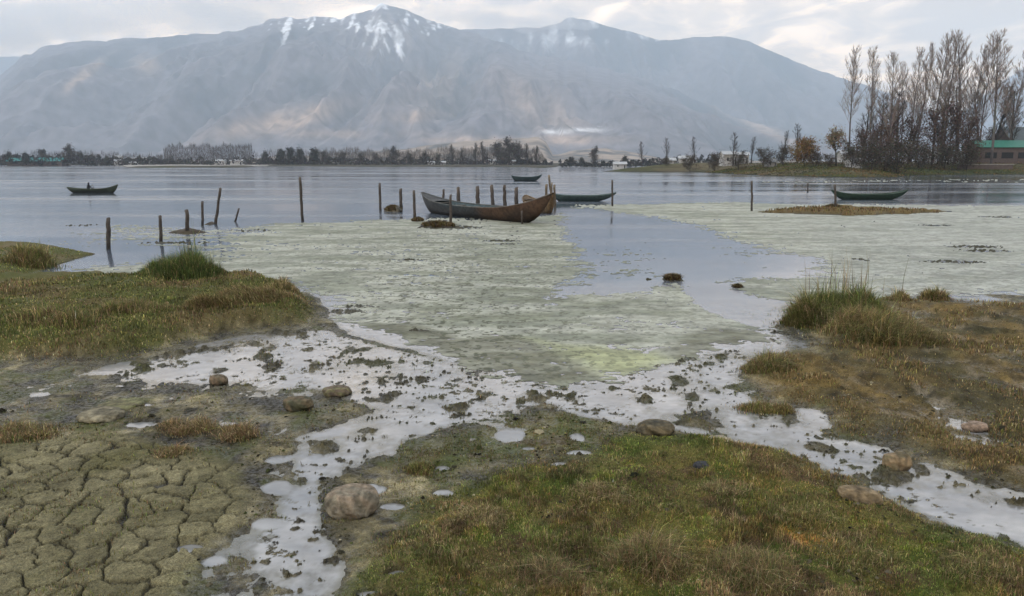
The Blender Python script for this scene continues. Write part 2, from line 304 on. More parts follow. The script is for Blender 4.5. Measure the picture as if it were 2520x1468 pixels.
    rcol = mixc((0.125, 0.092, 0.037), (0.065, 0.058, 0.03), sstep(-.3, .3, fbm(X / .8, Y / 1.0, 64, 4)))
    rcol = rcol * (1 + 1.0 * fbm(X / .18, Y / .2, 66, 4) + .5 * fbm(X / .6, Y / .7, 67, 3)).clip(.3, 2)[..., None]; rcol = mixc(rcol, (0.22, 0.19, 0.15), .7 * sstep(.22, .45, fbm(X / .5, Y / .6, 65, 4)))
    c = mixc(c, rcol, br * .9)
    c = mixc(c, (0.13, 0.095, 0.035), sstep(-.1, .3, d1)); c = mixc(c, (0.055, 0.045, 0.035), sstep(-.1, .1, d2))
    c = mixc(c, (0.05, 0.05, 0.035), ((ds < -.3) & (d0 < 0) & (d1 < 0) & (d2 < -.1)).astype(float))
    c = mixc(c, (0.035, 0.034, 0.022), inw * sstep(0, .02, h) * .7)
    c = c * np.array([1.05, 1.0, .86]); c = np.clip(c, 0.006, 1); wet = (1 - sstep(0.004, 0.05, h)) * (1 - .8 * np.maximum(bl, bf)) * (ds > -2); wet = np.maximum(wet, .35 * sstep(.1, .4, -n4) * (1 - np.maximum(bf, bc)))
    return h, np.concatenate([c, wet[..., None]], -1)
# near ground: a fan of cells, finer towards the viewer
dep = np.linspace(R(43), R(2.55), 540); rad = EYE / np.tan(dep); th = np.linspace(R(-50), R(50), 1240)
RR, TT = np.meshgrid(rad, th, indexing='ij'); X = RR * np.sin(TT); Y = RR * np.cos(TT)
H, C = terrain(X, Y)
g = mesh_np('ground', np.stack([X, Y, H], -1).reshape(-1, 3), grid_faces(*X.shape), M_ground, C.reshape(-1, 4))
tag(g, 'muddy lake shore with wet flats, cracked mud and low grassy banks', 'ground', kind='structure')
del RR, TT, H, C
# ------------------------------------------------------------------ far land and lake bed
FARL = GP([(-2500, 407), (0, 407.5), (280, 408), (320, 413.5), (600, 413), (640, 410), (795, 410), (930, 411.5), (1030, 411), (1120, 412), (1240, 411), (1340, 414), (1365, 412), (1380, 409), (1560, 408.5),
           (1640, 411), (1700, 412), (1560, 416), (1480, 423), (1560, 424), (1700, 424), (1760, 427), (1880, 433), (2060, 437.5), (2200, 438), (2240, 433), (2400, 431), (2520, 431), (3600, 430), (5200, 401.2), (1260, 400.6), (-2600, 401.2)])
def far_h(X, Y):
    d = sdf(FARL, X, Y); n = fbm(X / 30, Y / 40, 71, 3)
    h = np.clip(d * 0.12, -0.8, 0.75) + 1.7 * sstep(2, 24, d) * ((Y < 330) & (X > 30)) + np.where(d > 3, 1, 0) * 0.35 * (n + .5) * np.clip(d / 30, 0, 1)
    return h, d
dep2 = np.concatenate([np.linspace(R(2.7), R(0.2), 300), [R(.12), R(.06), R(.03), R(0.013)]]); rad2 = EYE / np.tan(dep2)
th2 = np.linspace(R(-60), R(60), 520); RR, TT = np.meshgrid(rad2, th2, indexing='ij'); X = RR * np.sin(TT); Y = RR * np.cos(TT)
H, D = far_h(X, Y)
nn_ = fbm(X / 12, Y / 25, 72, 4)
c = mixc((0.045, 0.055, 0.022), (0.10, 0.085, 0.05), sstep(-.3, .3, nn_)); c = mixc(c, (0.06, 0.055, 0.045), (Y > 400).astype(float) * .8)
c = mixc(c, (0.30, 0.29, 0.27), ((Y > 420) & (Y < 620) & (X > -330) & (X < -170) & (D < 60)).astype(float))
c = mixc(c, (0.03, 0.03, 0.022), 1 - sstep(.0, 2.5, D))
H = np.where(RR < 62, -0.5, H)
o = mesh_np('far_shore_ground', np.stack([X, Y, H], -1).reshape(-1, 3), grid_faces(*X.shape), M_far, c.reshape(-1, 3))
tag(o, 'flat land and lake bed stretching to the foot of the mountains', 'land', kind='structure')
# ground behind and beside the viewer
bk = []; ang = np.linspace(R(50), R(310), 60)
V = []
for rr in (0.01, 3.2, 20, 62, 400, 2500, 20000):
    for a in ang: V.append((rr * math.sin(a), rr * math.cos(a), 0.06 if rr < 2500 else -0.5))
V = np.array(V)
o = mesh_np('bank_ground', V, grid_faces(7, 60), M_far, np.tile((0.09, 0.085, 0.045), (len(V), 1)))
tag(o, 'dry grassy bank behind the viewpoint', 'ground', kind='structure')
vv = []
for rr in (0.01, 3.205):
    for a in np.linspace(R(-50), R(50), 30): vv.append((rr * math.sin(a), rr * math.cos(a), 0.06))
o = mesh_np('near_ground', np.array(vv), grid_faces(2, 30), M_ground, np.tile((0.09, 0.085, 0.05), (60, 1)))
tag(o, 'muddy ground under the viewpoint', 'ground', kind='structure')
# ------------------------------------------------------------------ water
depw = np.concatenate([np.linspace(R(43), R(1.0), 560), np.linspace(R(.95), R(.22), 20)]); radw = EYE / np.tan(depw)
thw = np.linspace(R(-58), R(58), 900); RR, TT = np.meshgrid(radw, thw, indexing='ij'); X = RR * np.sin(TT); Y = RR * np.cos(TT)
sky_pale = sstep(26, 10, RR); n = fbm(X / .5, Y / .3, 81, 4) + .8 * fbm(X / .12, Y / .07, 82, 3)
c = mixc((0.085, 0.105, 0.13), (0.27, 0.27, 0.268), sky_pale * (.85 + .45 * fbm(X / 1.4, Y / .9, 83, 5) + .35 * fbm(X / .22, Y / .16, 84, 4)).clip(.15, 1.25)); c = c * (1 + 0.3 * n * sky_pale)[..., None]  # pale near water: bright sky reflection put into the base colour
c = mixc(c, (0.09, 0.115, 0.155), sstep(60, 25, RR) * (1 - sky_pale) * .8)
tm = RR < 24; hh = np.full(X.shape, -.5); hh[tm] = terrain(X[tm], Y[tm], False)[0]
shal = sstep(-.002, -.026, hh) * 1.0; mudc = mixc((.07, .067, .045), (.12, .115, .085), sstep(-.3, .3, fbm(X / .2, Y / .15, 85, 4))); c = mudc * (1 - shal[..., None]) + c * shal[..., None]
w = mesh_np('water', np.stack([X, Y, X * 0], -1).reshape(-1, 3), grid_faces(*X.shape), M_water, c.reshape(-1, 3))
tag(w, 'calm shallow lake reflecting mountains and cloud', 'water', kind='structure')
# ------------------------------------------------------------------ floating algae sheet
A1 = GP([(1385, 503), (1500, 507), (1700, 500), (2000, 502), (2300, 506), (2700, 500), (2900, 560), (2900, 722), (2260, 730), (2200, 742), (2110, 737), (1990, 738), (1935, 750), (1870, 725), (1815, 708), (1850, 694), (1930, 676),
         (2000, 645), (1900, 618), (1800, 590), (1700, 560), (1600, 538), (1500, 522), (1400, 512)])
A2 = GP([(100, 600), (250, 553), (420, 548), (530, 560), (740, 546), (1000, 540), (1200, 535), (1380, 522), (1395, 560), (1410, 600), (1440, 640), (1450, 680), (1400, 720), (1390, 745), (1560, 725), (1700, 760), (1830, 800), (1900, 800), (1900, 835),
         (1800, 862), (1600, 905), (1500, 937), (1320, 937), (1200, 918), (1000, 866), (800, 790), (780, 735), (700, 690), (640, 680), (370, 690), (60, 690), (200, 650), (430, 645), (435, 612), (300, 610)])
A3 = GP([(1400, 600), (1560, 590), (1690, 650), (1700, 690), (1560, 700), (1440, 680)])
A4 = GP([(1560, 560), (1900, 610), (2050, 650), (1950, 690), (1830, 690), (1760, 620)])
A5 = GP([(1350, 730), (1700, 700), (1900, 790), (1900, 840), (1300, 840)])
A6 = GP([(1720, 446), (2900, 436), (2900, 452), (2200, 450), (1800, 452)])
OPEN = GP([(1690, 712), (1810, 712), (1870, 730), (1932, 748), (1930, 795), (1850, 790), (1740, 765), (1700, 735)])
YEL = GP([(1290, 830), (1400, 838), (1600, 850), (1640, 872), (1590, 903), (1500, 930), (1430, 890)])
MUDA = GP([(830, 800), (1000, 800), (1120, 830), (1290, 825), (1400, 850), (1480, 895), (1490, 940), (1320, 940), (1200, 920), (1000, 870)])
MUDB = GP([(1620, 840), (1760, 800), (1910, 800), (1900, 850), (1700, 880), (1560, 930), (1640, 875)])
depa = np.linspace(R(20), R(0.9), 640); rada = EYE / np.tan(depa); tha = np.linspace(R(-42), R(42), 1150)
RR, TT = np.meshgrid(rada, tha, indexing='ij'); X = RR * np.sin(TT); Y = RR * np.cos(TT)
f = 0.012 * RR; s_ = 0.06 * RR + .2
wx = X + f * 2.6 * fbm(X / (s_ * 2), Y / s_, 91, 5); wy = Y + f * 4.5 * fbm(X / (s_ * 2) + 31, Y / s_, 92, 5)
def cover(poly, full, soft=0.065): return full * sstep(-soft, soft, sdf(poly, wx, wy) / RR)
cov = np.maximum.reduce([cover(A1, .88, .05), cover(A2, .81, .05), cover(A3, .38, .08), cover(A4, .36, .08), cover(A5, .84, .05), cover(A6, .42, .03)])
cov = cov * (1 - .95 * sstep(-.01, .02, sdf(OPEN, wx, wy) / RR))
left_thin = sstep(-.30, -.42, X / Y + 0 * X) ; cov = cov * (1 - .35 * left_thin * sstep(23, 26, RR))
holes = fbm(X / (.35), Y / (.22), 94, 4, .6)                      # fine holes
streak = fbm(X / 2.6, Y / .7, 95, 4, .55)
val = 0.5 + 0.34 * holes + 0.30 * streak + .34 * fbm(X / .09, Y / .08, 93, 2)
keep = val < (cov * 1.02)
keep &= (terrain(X, Y, False)[0] < 0.006)
c = mixc((0.19, 0.205, 0.155), (0.32, 0.33, 0.275), sstep(-.3, .3, streak))
c = mixc(c, (0.32, 0.335, 0.31), sstep(1750, 2300, (X / Y) * 1863 + 1260) * .5)
dyel = sdf(YEL, wx, wy); dma = np.maximum(sdf(MUDA, wx, wy), sdf(MUDB, wx, wy))
c = mixc(c, (0.105, 0.105, 0.065), .92 * sstep(-.15, .25, dma) * (1 - sstep(-.2, .2, dyel)) * (0.75 + .5 * holes.clip(-.5, .5)))
c = mixc(c, (0.29, 0.31, 0.16), .8 * sstep(-.3, .35, dyel))
spk = sstep(.16, .30, fbm(X / .11, Y / .10, 96, 3, .65)) * sstep(50, 18, RR)
midm = np.exp(-(((X / Y) * 1863 + 1260 - 1120) / 330) ** 2)
c = mixc(c, (0.06, 0.065, 0.035), spk * (.4 + .6 * midm))
c = mixc(c, (0.12, 0.13, 0.08), .6 * sstep(.05, .4, fbm(X / 1.5, Y / .8, 97, 5)) * (.35 + .65 * midm)); c = c * (1 + .5 * fbm(X / .3, Y / .2, 98, 4))[..., None]
F = grid_faces(*X.shape); kf = keep.ravel(); F = F[kf[F].sum(1) >= 3]
used = np.zeros(X.size, bool); used[F.ravel()] = True; remap = np.cumsum(used) - 1
V = np.stack([X, Y, np.full_like(X, 0.004)], -1).reshape(-1, 3)[used]
al = mesh_np('algae_film', V, remap[F], M_weed, np.clip(c, .01, 1).reshape(-1, 3)[used])
tag(al, 'pale green algae film floating over the shallow lake', 'algae', kind='stuff')
del RR, TT, X, Y, V, F, cov, holes, streak
# ------------------------------------------------------------------ mountains
def interp(pts, u):
    p = np.array(pts, float); return np.interp(u, p[:, 0], p[:, 1])
def patch(u, v, cu, cv, ru, rv, ang=0):
    a = R(ang); x = (u - cu); y = (v - cv); X = x * math.cos(a) + y * math.sin(a); Y = -x * math.sin(a) + y * math.cos(a)
    return np.exp(-((X / ru) ** 2 + (Y / rv) ** 2))
def ridge(name, sil, Yc, Yf, seed, amp, colf, label, step=5, nt_=170, rough=2.0, prof=1.25, crestn=0.0, cw=500.0):
    us = np.arange(-1100, 3700, step); vc = interp(sil, us) + crestn * fbm(us / 22.0, us * 0, seed + 5, 5)
    b = -(vc - CY) / FPX; zy = (-sp + b * cp) / (cp + b * sp)
    Zc = np.maximum(EYE + Yc * zy, 1.0)
    k = (us - CX) * cp / FPX
    tt = np.concatenate([np.linspace(0, 1, nt_), 1 + np.linspace(0.03, .6, 12)])
    T, K = np.meshgrid(tt, k, indexing='ij'); Z0 = np.tile(Zc, (len(tt), 1)); U = np.tile(us, (len(tt), 1))
    Yw = Yf + (Yc - Yf) * T; Xw = K * Yw
    pr = np.where(T <= 1, np.power(np.clip(T, 0, 1), prof), np.clip(1 - (T - 1) * 1.5, 0, 1))
    dxs = Xw + Yw * 0.45 * np.tanh((Xw - K[0, 0] * 0) / 3000) ; dys = Yw
    rn = sum(a * (0.5 - np.abs(noise(dxs / (cw * s) + 3.1 * s, dys / (cw * 1.9 * s), seed + int(s * 10))) * 2) for s, a in ((2.2, 1.0), (1.0, .6), (.45, .26), (.2, .12), (.1, .07)))
    env = np.clip(T * 3, 0, 1) * np.clip((1 - T) * 3.2, 0, 1)
    Zw = Z0 * pr + amp * rn * env * np.clip(Z0 / 700, .05, 1.2)
    Zw = np.where(T <= 1, np.minimum(Zw, Z0 * (.25 + .75 * T) * 1.0 + 0), Zw)
    Zw = np.maximum(Zw, -3); Zw[0] = -4
    vs = HV - (Zw / Yw) * 1863
    C = colf(U, vs, Xw, Yw, Zw, rn, T)
    o = mesh_np(name, np.stack([Xw, Yw, Zw], -1).reshape(-1, 3), grid_faces(*Xw.shape), M_hill, np.clip(C, .005, 1).reshape(-1, 3))
    tag(o, label, 'mountain', kind='structure'); return o
FOREST = (0.016, 0.026, 0.034); SCRUB = (0.14, 0.13, 0.145)
def basecol(U, v, X, Y, Z, rn, T, s=1):
    n = fbm(X / 420, Y / 700, 140 + s, 5)
    return mixc(FOREST, SCRUB, sstep(-.45, .5, .9 * n + .55 * rn + .25))
def col1(U, v, X, Y, Z, rn, T):
    c = basecol(U, v, X, Y, Z, rn, T)
    n = fbm(X / 160, Y / 420, 151, 5); nf = fbm(X / 60, Y / 200, 152, 4)
    tan = np.maximum.reduce([patch(U, v, 690, 300, 150, 22, -12), patch(U, v, 1010, 290, 75, 16, -5), .8 * patch(U, v, 1180, 345, 160, 9), .8 * patch(U, v, 230, 190, 60, 9, -35), .5 * patch(U, v, 900, 330, 200, 12),
                             .55 * patch(U, v, 380, 165, 30, 22), .8 * patch(U, v, 1400, 345, 110, 10), .45 * patch(U, v, 1850, 305, 160, 12, 25), .4 * patch(U, v, 1060, 240, 110, 50, -30), .3 * patch(U, v, 1330, 270, 140, 50, 30)])
    c = mixc(c, (0.36, 0.27, 0.215), np.clip(tan * (1.5 + 2.0 * n), 0, 1))
    gl = fbm((U + (v - 60) * .45 * np.sign(950 - U)) / 7.0, v / 60.0, 158, 4); tn2 = patch(U, v, 955, 100, 80, 55); c = mixc(c, (0.24, 0.21, 0.20), np.clip(tn2 * (.5 + 2.2 * gl), 0, .7))
    sn = np.maximum.reduce([patch(U, v, 722, 75, 14, 42, 25), .8 * patch(U, v, 775, 60, 22, 22), .6 * patch(U, v, 665, 75, 16, 22), patch(U, v, 888, 75, 16, 26, -20), patch(U, v, 1012, 60, 12, 34, 8), patch(U, v, 990, 115, 12, 34, 12),
                            .9 * patch(U, v, 930, 30, 45, 20), .45 * patch(U, v, 960, 90, 60, 40), .55 * patch(U, v, 1090, 70, 50, 25), .45 * patch(U, v, 840, 60, 60, 16)])
    c = mixc(c, (0.80, 0.82, 0.85), np.clip((sn - .50 + 1.3 * gl + .8 * nf) * 2.6, 0, .95) * (sn > .08))
    sn2 = np.maximum(patch(U, v, 1370, 325, 30, 5), patch(U, v, 1440, 321, 45, 4))
    return mixc(c, (0.75, 0.74, 0.74), np.clip(sn2 * (1.2 + 1.2 * nf), 0, .9))
def col2(U, v, X, Y, Z, rn, T):
    c = basecol(U, v, X, Y, Z, rn, T, 2) * .85
    nf = fbm(X / 90, Y / 260, 161, 5)
    sn = np.maximum.reduce([.8 * patch(U, v, 1580, 92, 50, 16), .6 * patch(U, v, 1480, 70, 90, 14), .5 * patch(U, v, 1800, 97, 60, 6), .35 * patch(U, v, 1350, 110, 120, 26)])
    return mixc(c, (0.72, 0.75, 0.78), np.clip((sn - .25 + .9 * nf) * 1.6, 0, .9) * (sn > .08))
def col0(U, v, X, Y, Z, rn, T):
    n = fbm(X / 60, Y / 120, 171, 5)
    return mixc((0.085, 0.08, 0.07), (0.30, 0.24, 0.19), sstep(-.25, .3, n + .15))
SIL1 = [(-1100, 395), (-500, 350), (-250, 300), (0, 205), (85, 139), (144, 114), (190, 104), (300, 100), (420, 92), (560, 81), (640, 67), (690, 48), (724, 41), (750, 48), (790, 44), (850, 47), (900, 29), (958, 8), (1000, 21), (1050, 42),
        (1128, 71), (1180, 84), (1237, 107), (1296, 128), (1400, 150), (1500, 172), (1569, 190), (1661, 225), (1729, 255), (1815, 292), (1951, 322), (2100, 350), (2300, 378), (2600, 392), (3700, 396)]
SIL2 = [(-1100, 300), (600, 200), (1000, 90), (1128, 74), (1330, 68), (1376, 56), (1392, 44), (1404, 44), (1440, 50), (1520, 74), (1560, 82), (1610, 97), (1660, 97), (1705, 91), (1780, 90), (1830, 103), (1880, 125), (1960, 160), (2080, 200), (2150, 221), (2300, 285), (2500, 345), (2800, 375), (3700, 392)]
SIL3 = [(-1100, 100), (-300, 120), (0, 139), (90, 140), (200, 180), (500, 330), (700, 398), (2250, 398), (2330, 300), (2380, 258), (2440, 203), (2494, 167), (2521, 155), (2700, 110), (3000, 60), (3700, 90)]
SIL0 = [(-1100, 398), (500, 396), (800, 380), (1000, 368), (1050, 358), (1150, 348), (1250, 341), (1325, 338), (1345, 352), (1360, 380), (1380, 380), (1420, 370), (1470, 364), (1540, 374), (1620, 388), (1700, 396), (3700, 398)]
ridge('mountain_range', SIL1, 7000, 3700, 11, 360, col1, 'blue hazy mountain range with snow streaks under its highest peak', crestn=7)
ridge('mountain_ridge', SIL2, 8600, 6500, 23, 300, col2, 'rounded mountain shoulder sloping down behind the bare poplars', crestn=3)
ridge('distant_ridge', SIL3, 10500, 9000, 37, 120, col2, 'farthest pale ridge beyond both ends of the range', step=14, nt_=60, crestn=3)
ridge('foothill', SIL0, 2600, 1900, 41, 22, col0, 'low tan foothills behind the far tree line', step=6, nt_=60, crestn=3, cw=160)
# ------------------------------------------------------------------ tube based plants
def tubes(segs, sides=3):
    """segs (n,8): p0 xyz, p1 xyz, r0, r1 -> V,F"""
    S = np.asarray(segs, float); p0 = S[:, :3]; p1 = S[:, 3:6]; d = p1 - p0; ln = np.linalg.norm(d, axis=1, keepdims=True) + 1e-9; d = d / ln
    ref = np.where(np.abs(d[:, 2:3]) > .9, np.array([[1., 0, 0]]), np.array([[0, 0, 1.]])); a = np.cross(d, ref); a /= np.linalg.norm(a, axis=1, keepdims=True); b = np.cross(d, a)
    V = []
    for p, r in ((p0, S[:, 6:7]), (p1, S[:, 7:8])):
        for k in range(sides):
            an = 2 * math.pi * k / sides; V.append(p + r * (a * math.cos(an) + b * math.sin(an)))
    V = np.stack(V, 1).reshape(-1, 3); n = len(S); base = np.arange(n)[:, None] * (2 * sides)
    F = np.concatenate([base + np.array([[k, (k + 1) % sides, sides + (k + 1) % sides, sides + k]]) for k in range(sides)])
    return V, F
def branch(segs, p, d, ln, r, rng, wob=.12, n=4, up=.15, r1=.25):
    pts = [np.array(p, float)]; d = np.array(d, float); d /= np.linalg.norm(d); dirs = [d]
    for i in range(n):
        d = d + rng.normal(0, wob, 3) + np.array([0, 0, up]); d /= np.linalg.norm(d)
        q = pts[-1] + d * ln / n
        segs.append((*pts[-1], *q, r * (1 - (1 - r1) * i / n), r * (1 - (1 - r1) * (i + 1) / n))); pts.append(q); dirs.append(d)
    return pts, dirs
def poplar_mesh(h, seed, spread=.13, nb=44, thick=1.0, low=.12, tw=5):
    rng = np.random.default_rng(seed); tr = []; cr_ = []
    pts, _ = branch(tr, (0, 0, -.3), (rng.normal(0, .02), rng.normal(0, .02), 1), h * .97, 0.0085 * h * thick, rng, .025, 8, .03, .12)
    pts = np.array(pts)
    for i in range(nb):
        f = low + (1 - low) * ((i + rng.random()) / nb) ** .9 * .95; q = f * 8; k = min(int(q), 7); p = pts[k] + (pts[k + 1] - pts[k]) * (q - k)
        a = rng.random() * 6.283; ln = h * (.34 * (1 - f) ** .7 + .05) * rng.uniform(.6, 1.15)
        tilt = spread * 3.2 * rng.uniform(.6, 1.5)
        bp_, bd = branch(cr_, p, (math.cos(a) * tilt, math.sin(a) * tilt, 1), ln, .0021 * h * thick * (1.1 - f), rng, .07, 5, .10)
        for j in range(tw):
            jj = rng.integers(1, 5); a2 = rng.random() * 6.283; dd = bd[jj] + .55 * np.array([math.cos(a2), math.sin(a2), rng.uniform(-.1, .4)])
            tp, td = branch(cr_, bp_[jj], dd, ln * rng.uniform(.22, .45), .0011 * h * thick, rng, .1, 3, .15)
            for m in range(3):
                a3 = rng.random() * 6.283; dd = td[1 + m % 2] + .6 * np.array([math.cos(a3), math.sin(a3), .2])
                branch(cr_, tp[1 + m % 2], dd, ln * .16, .0008 * h * thick, rng, .1, 2, .1)
    return tubes(tr, 6), tubes(cr_, 3)
def leafcloud(pts, n, size, rng, jit):
    P = pts[rng.integers(0, len(pts), n)] + rng.normal(0, jit, (n, 3)); a = rng.normal(0, 1, (n, 3)); a /= np.linalg.norm(a, axis=1, keepdims=True)
    b = np.cross(a, rng.normal(0, 1, (n, 3))); b /= np.linalg.norm(b, axis=1, keepdims=True); s = size * rng.uniform(.5, 1.3, (n, 1))
    V = np.stack([P - a * s, P + b * s * .6, P + a * s, P - b * s * .6], 1).reshape(-1, 3); F = np.arange(4 * n).reshape(n, 4); return V, F
def round_mesh(h, seed, w=.5, nb=26, thick=1.0, leaves=0, lsize=.12, low=.2):
    """spreading bare or half-bare tree / bush"""
    rng = np.random.default_rng(seed); tr = []; cr_ = []; tips = []
    pts, _ = branch(tr, (0, 0, -.3), (rng.normal(0, .05), rng.normal(0, .05), 1), h * .75, .016 * h * thick, rng, .05, 6, .05, .25); pts = np.array(pts)
    for i in range(nb):
        f = low + (1 - low) * (i + rng.random()) / nb; q = f * 6; k = min(int(q), 5); p = pts[k] + (pts[k + 1] - pts[k]) * (q - k)
        a = rng.random() * 6.283; ln = h * w * (.75 - .35 * f) * rng.uniform(.7, 1.2)
        bp_, bd = branch(cr_, p, (math.cos(a), math.sin(a), .35 + .7 * f), ln, .006 * h * thick, rng, .15, 4, .12)
        for j in range(8):
            jj = rng.integers(1, 5); dd = bd[jj] * .8 + rng.normal(0, .55, 3) + np.array([0, 0, .25])
            tp, td = branch(cr_, bp_[jj], dd, ln * rng.uniform(.3, .5), .003 * h * thick, rng, .18, 3, .1); tips += tp[1:]
            for m in range(4): e_, _ = branch(cr_, tp[1 + m % 3], td[1 + m % 3] + rng.normal(0, .6, 3), ln * .2, .0018 * h * thick, rng, .15, 2, .1); tips += e_[1:]
    lf = leafcloud(np.array(tips), leaves, lsize, rng, .05 * h) if leaves else None
    return tubes(tr, 6), tubes(cr_, 3), lf
def jitcol(n_, base, var, rng, per=1):
    k = rng.normal(0, var, (n_ // per, 1)); c = np.asarray(base) * (1 + k) * (1 + rng.normal(0, var * .4, (n_ // per, 3))); return np.repeat(np.clip(c, .005, 1), per, 0)
def make_tree(name, tm, cm, lf, bark, twig, leafc, rng):
    root = empty(name, (0, 0, 0))
    mesh_np('trunk', tm[0], tm[1], M_bark, jitcol(len(tm[0]), bark, .1, rng, 12), root)
    cro = mesh_np('crown', cm[0], cm[1], M_bark, jitcol(len(cm[0]), twig, .2, rng, 6), root)
    if lf is not None: mesh_np('foliage', lf[0], lf[1], M_leaf, jitcol(len(lf[0]), leafc, .3, rng, 4), cro, smooth=False)
    return root
rng = np.random.default_rng(5)
BARK = (0.10, 0.092, 0.088); TWIG = (0.235, 0.195, 0.17)
protos = {}
def get_proto(key):
    if key in protos: return protos[key], False
    kind, var = key
    if kind == 'poplar':
        a, b_ = poplar_mesh(28, 100 + var, [.17, .20, .15, .22][var], [46, 52, 40, 56][var], 1.15, [.3, .25, .36, .22][var], 9); t_ = make_tree('poplar_tree', a, b_, None, BARK, TWIG, None, rng)
    elif kind == 'thin':
        a, b_ = poplar_mesh(14, 120 + var, .16, 36, 2.0, .25, 5); t_ = make_tree('bare_tree', a, b_, None, (.06, .055, .055), (.075, .068, .066), None, rng)
    elif kind == 'brown':
        a, b_, lf = round_mesh(10, 130 + var, .34, 44, .7, 2300, .13, .10); t_ = make_tree('leafy_tree', a, b_, lf, (.05, .042, .038), (.07, .055, .048), (0.11, 0.075, 0.06), rng)
    elif kind == 'orange':
        a, b_, lf = round_mesh(7, 140 + var, .65, 34, 1.0, 4200, .17, .08); t_ = make_tree('orange_tree', a, b_, lf, (.05, .04, .03), (.07, .05, .03), (0.18, 0.115, 0.045), rng)
    elif kind == 'tan':
        a, b_, lf = round_mesh(9.5, 150 + var, .48, 20, 1.5, 1500, .2, .5); t_ = make_tree('sparse_tree', a, b_, lf, (.03, .028, .026), (.045, .04, .035), (0.24, 0.19, 0.12), rng)
    elif kind == 'grey':
        a, b_, lf = round_mesh(9, 160 + var, .5, 34, 1.6, 1300, .24, .08); t_ = make_tree('far_tree', a, b_, lf, (.07, .063, .06), (.085, .075, .07), (0.09, 0.08, 0.072), rng)
    elif kind == 'dark':
        a, b_, lf = round_mesh(8, 170 + var, .5, 34, 1.6, 2600, .26, .02); t_ = make_tree('far_tree', a, b_, lf, (.05, .048, .048), (.065, .06, .06), (0.07, 0.07, 0.064), rng)
    elif kind == 'column':
        a, b_ = poplar_mesh(14, 180 + var, .17, 50, 3.2, .08, 6); t_ = make_tree('far_tree', a, b_, None, (.05, .047, .047), (.07, .062, .06), None, rng)
    elif kind == 'shrub':
        a, b_, lf = round_mesh(5, 190 + var, .8, 30, 1.0, 1500, .14, .03); t_ = make_tree('shrub', a, b_, lf, (.04, .036, .032), (.055, .047, .042), (0.085, 0.074, 0.058), rng)
    t_['h'] = {'poplar': 28, 'thin': 14, 'brown': 10, 'orange': 7, 'tan': 9.5, 'grey': 9, 'dark': 8, 'column': 14, 'shrub': 5}[kind]
    protos[key] = t_; return t_, True
def put_tree(kind, var, u, vtop, Yd, label, cat, group, z0=1.0, wide=1.0):
    Yd = Yd + (24 if (u > 2225 and Yd < 200) else 8 if Yd < 200 else 0)
    x, _, zt = AT(u, vtop, Yd); z0 = max(.2, float(far_h(np.array([x]), np.array([Yd]))[0][0])) if Yd < 330 else z0
    p, fresh = get_proto((kind, var)); o = p if fresh else copy_tree(p)
    x, _, zt = AT(u, vtop, Yd); s = (zt - z0) / p['h']
    o.location = (x, Yd, z0); o.scale = (s * wide, s * wide, s); o.rotation_euler = (0, 0, random.random() * 6.28)
    tag(o, label, cat, group); return o
PG = 'tall bare poplars on the near spit of land'
for i, (u, vt, Y_, var, w_, lb) in enumerate([
    (2112, 113, 176, 2, .9, 'slender bare poplar standing apart at the open end of the tall row'),
    (2163, 108, 182, 0, .8, 'second bare poplar counted from the open end of the tall row'),
    (2208, 118, 172, 1, .85, 'third poplar of the tall row, bare with dense middle branches'),
    (2236, 150, 190, 2, .8, 'shorter bare poplar between the third and fifth of the row'),
    (2262, 112, 184, 0, .75, 'narrow bare poplar just before the bright gap in the row'),
    (2282, 102, 176, 3, .75, 'bare poplar with upper fork at the bright gap in the row'),
    (2325, 74, 172, 1, .95, 'tall bare poplar at the inner side of the bright gap'),
    (2352, 70, 178, 0, .9, 'very tall bare poplar above the reddish brown trees'),
    (2382, 86, 174, 2, 1.0, 'leaning-limbed bare poplar behind the reddish brown trees'),
    (2412, 106, 184, 3, .8, 'bare poplar halfway between the brown trees and the green roof'),
    (2440, 92, 180, 1, .8, 'bare poplar rising over the end of the green roof'),
    (2478, 64, 172, 0, 1.1, 'tallest bare poplar of the row, above the dark grey roof'),
    (2515, 120, 182, 3, .9, 'last bare poplar of the row, cut by the picture edge')]):
    put_tree('poplar', var, u, vt, Y_, lb, 'poplar tree', PG, 1.0, w_)
for (u, vt, Y_, var, w_, lb) in [
    (2125, 300, 168, 0, 1.2, 'dark leafless bush under the outermost poplar'), (2165, 285, 172, 1, 1.1, 'purplish brown tree under the second poplar'), (2205, 235, 176, 0, .8, 'tall brown twiggy tree beneath the third poplar'),
    (2245, 270, 170, 1, 1.0, 'brown twiggy tree just left of the bright gap'), (2310, 240, 168, 0, 1.0, 'reddish brown leafy tree beside the bright gap'), (2350, 225, 172, 1, .95, 'tallest reddish brown tree under the high poplars'),
    (2392, 265, 166, 0, 1.0, 'rusty brown tree nearest the green roofed house'), (2445, 300, 196, 1, .9, 'dark brown tree behind the end of the green roof'), (2185, 322, 164, 1, 1.3, 'broad low brown tree at the foot of the row')]:
    put_tree('brown', var, u, vt, Y_, lb, 'tree', 'brown trees below the poplars', 1.0, w_)
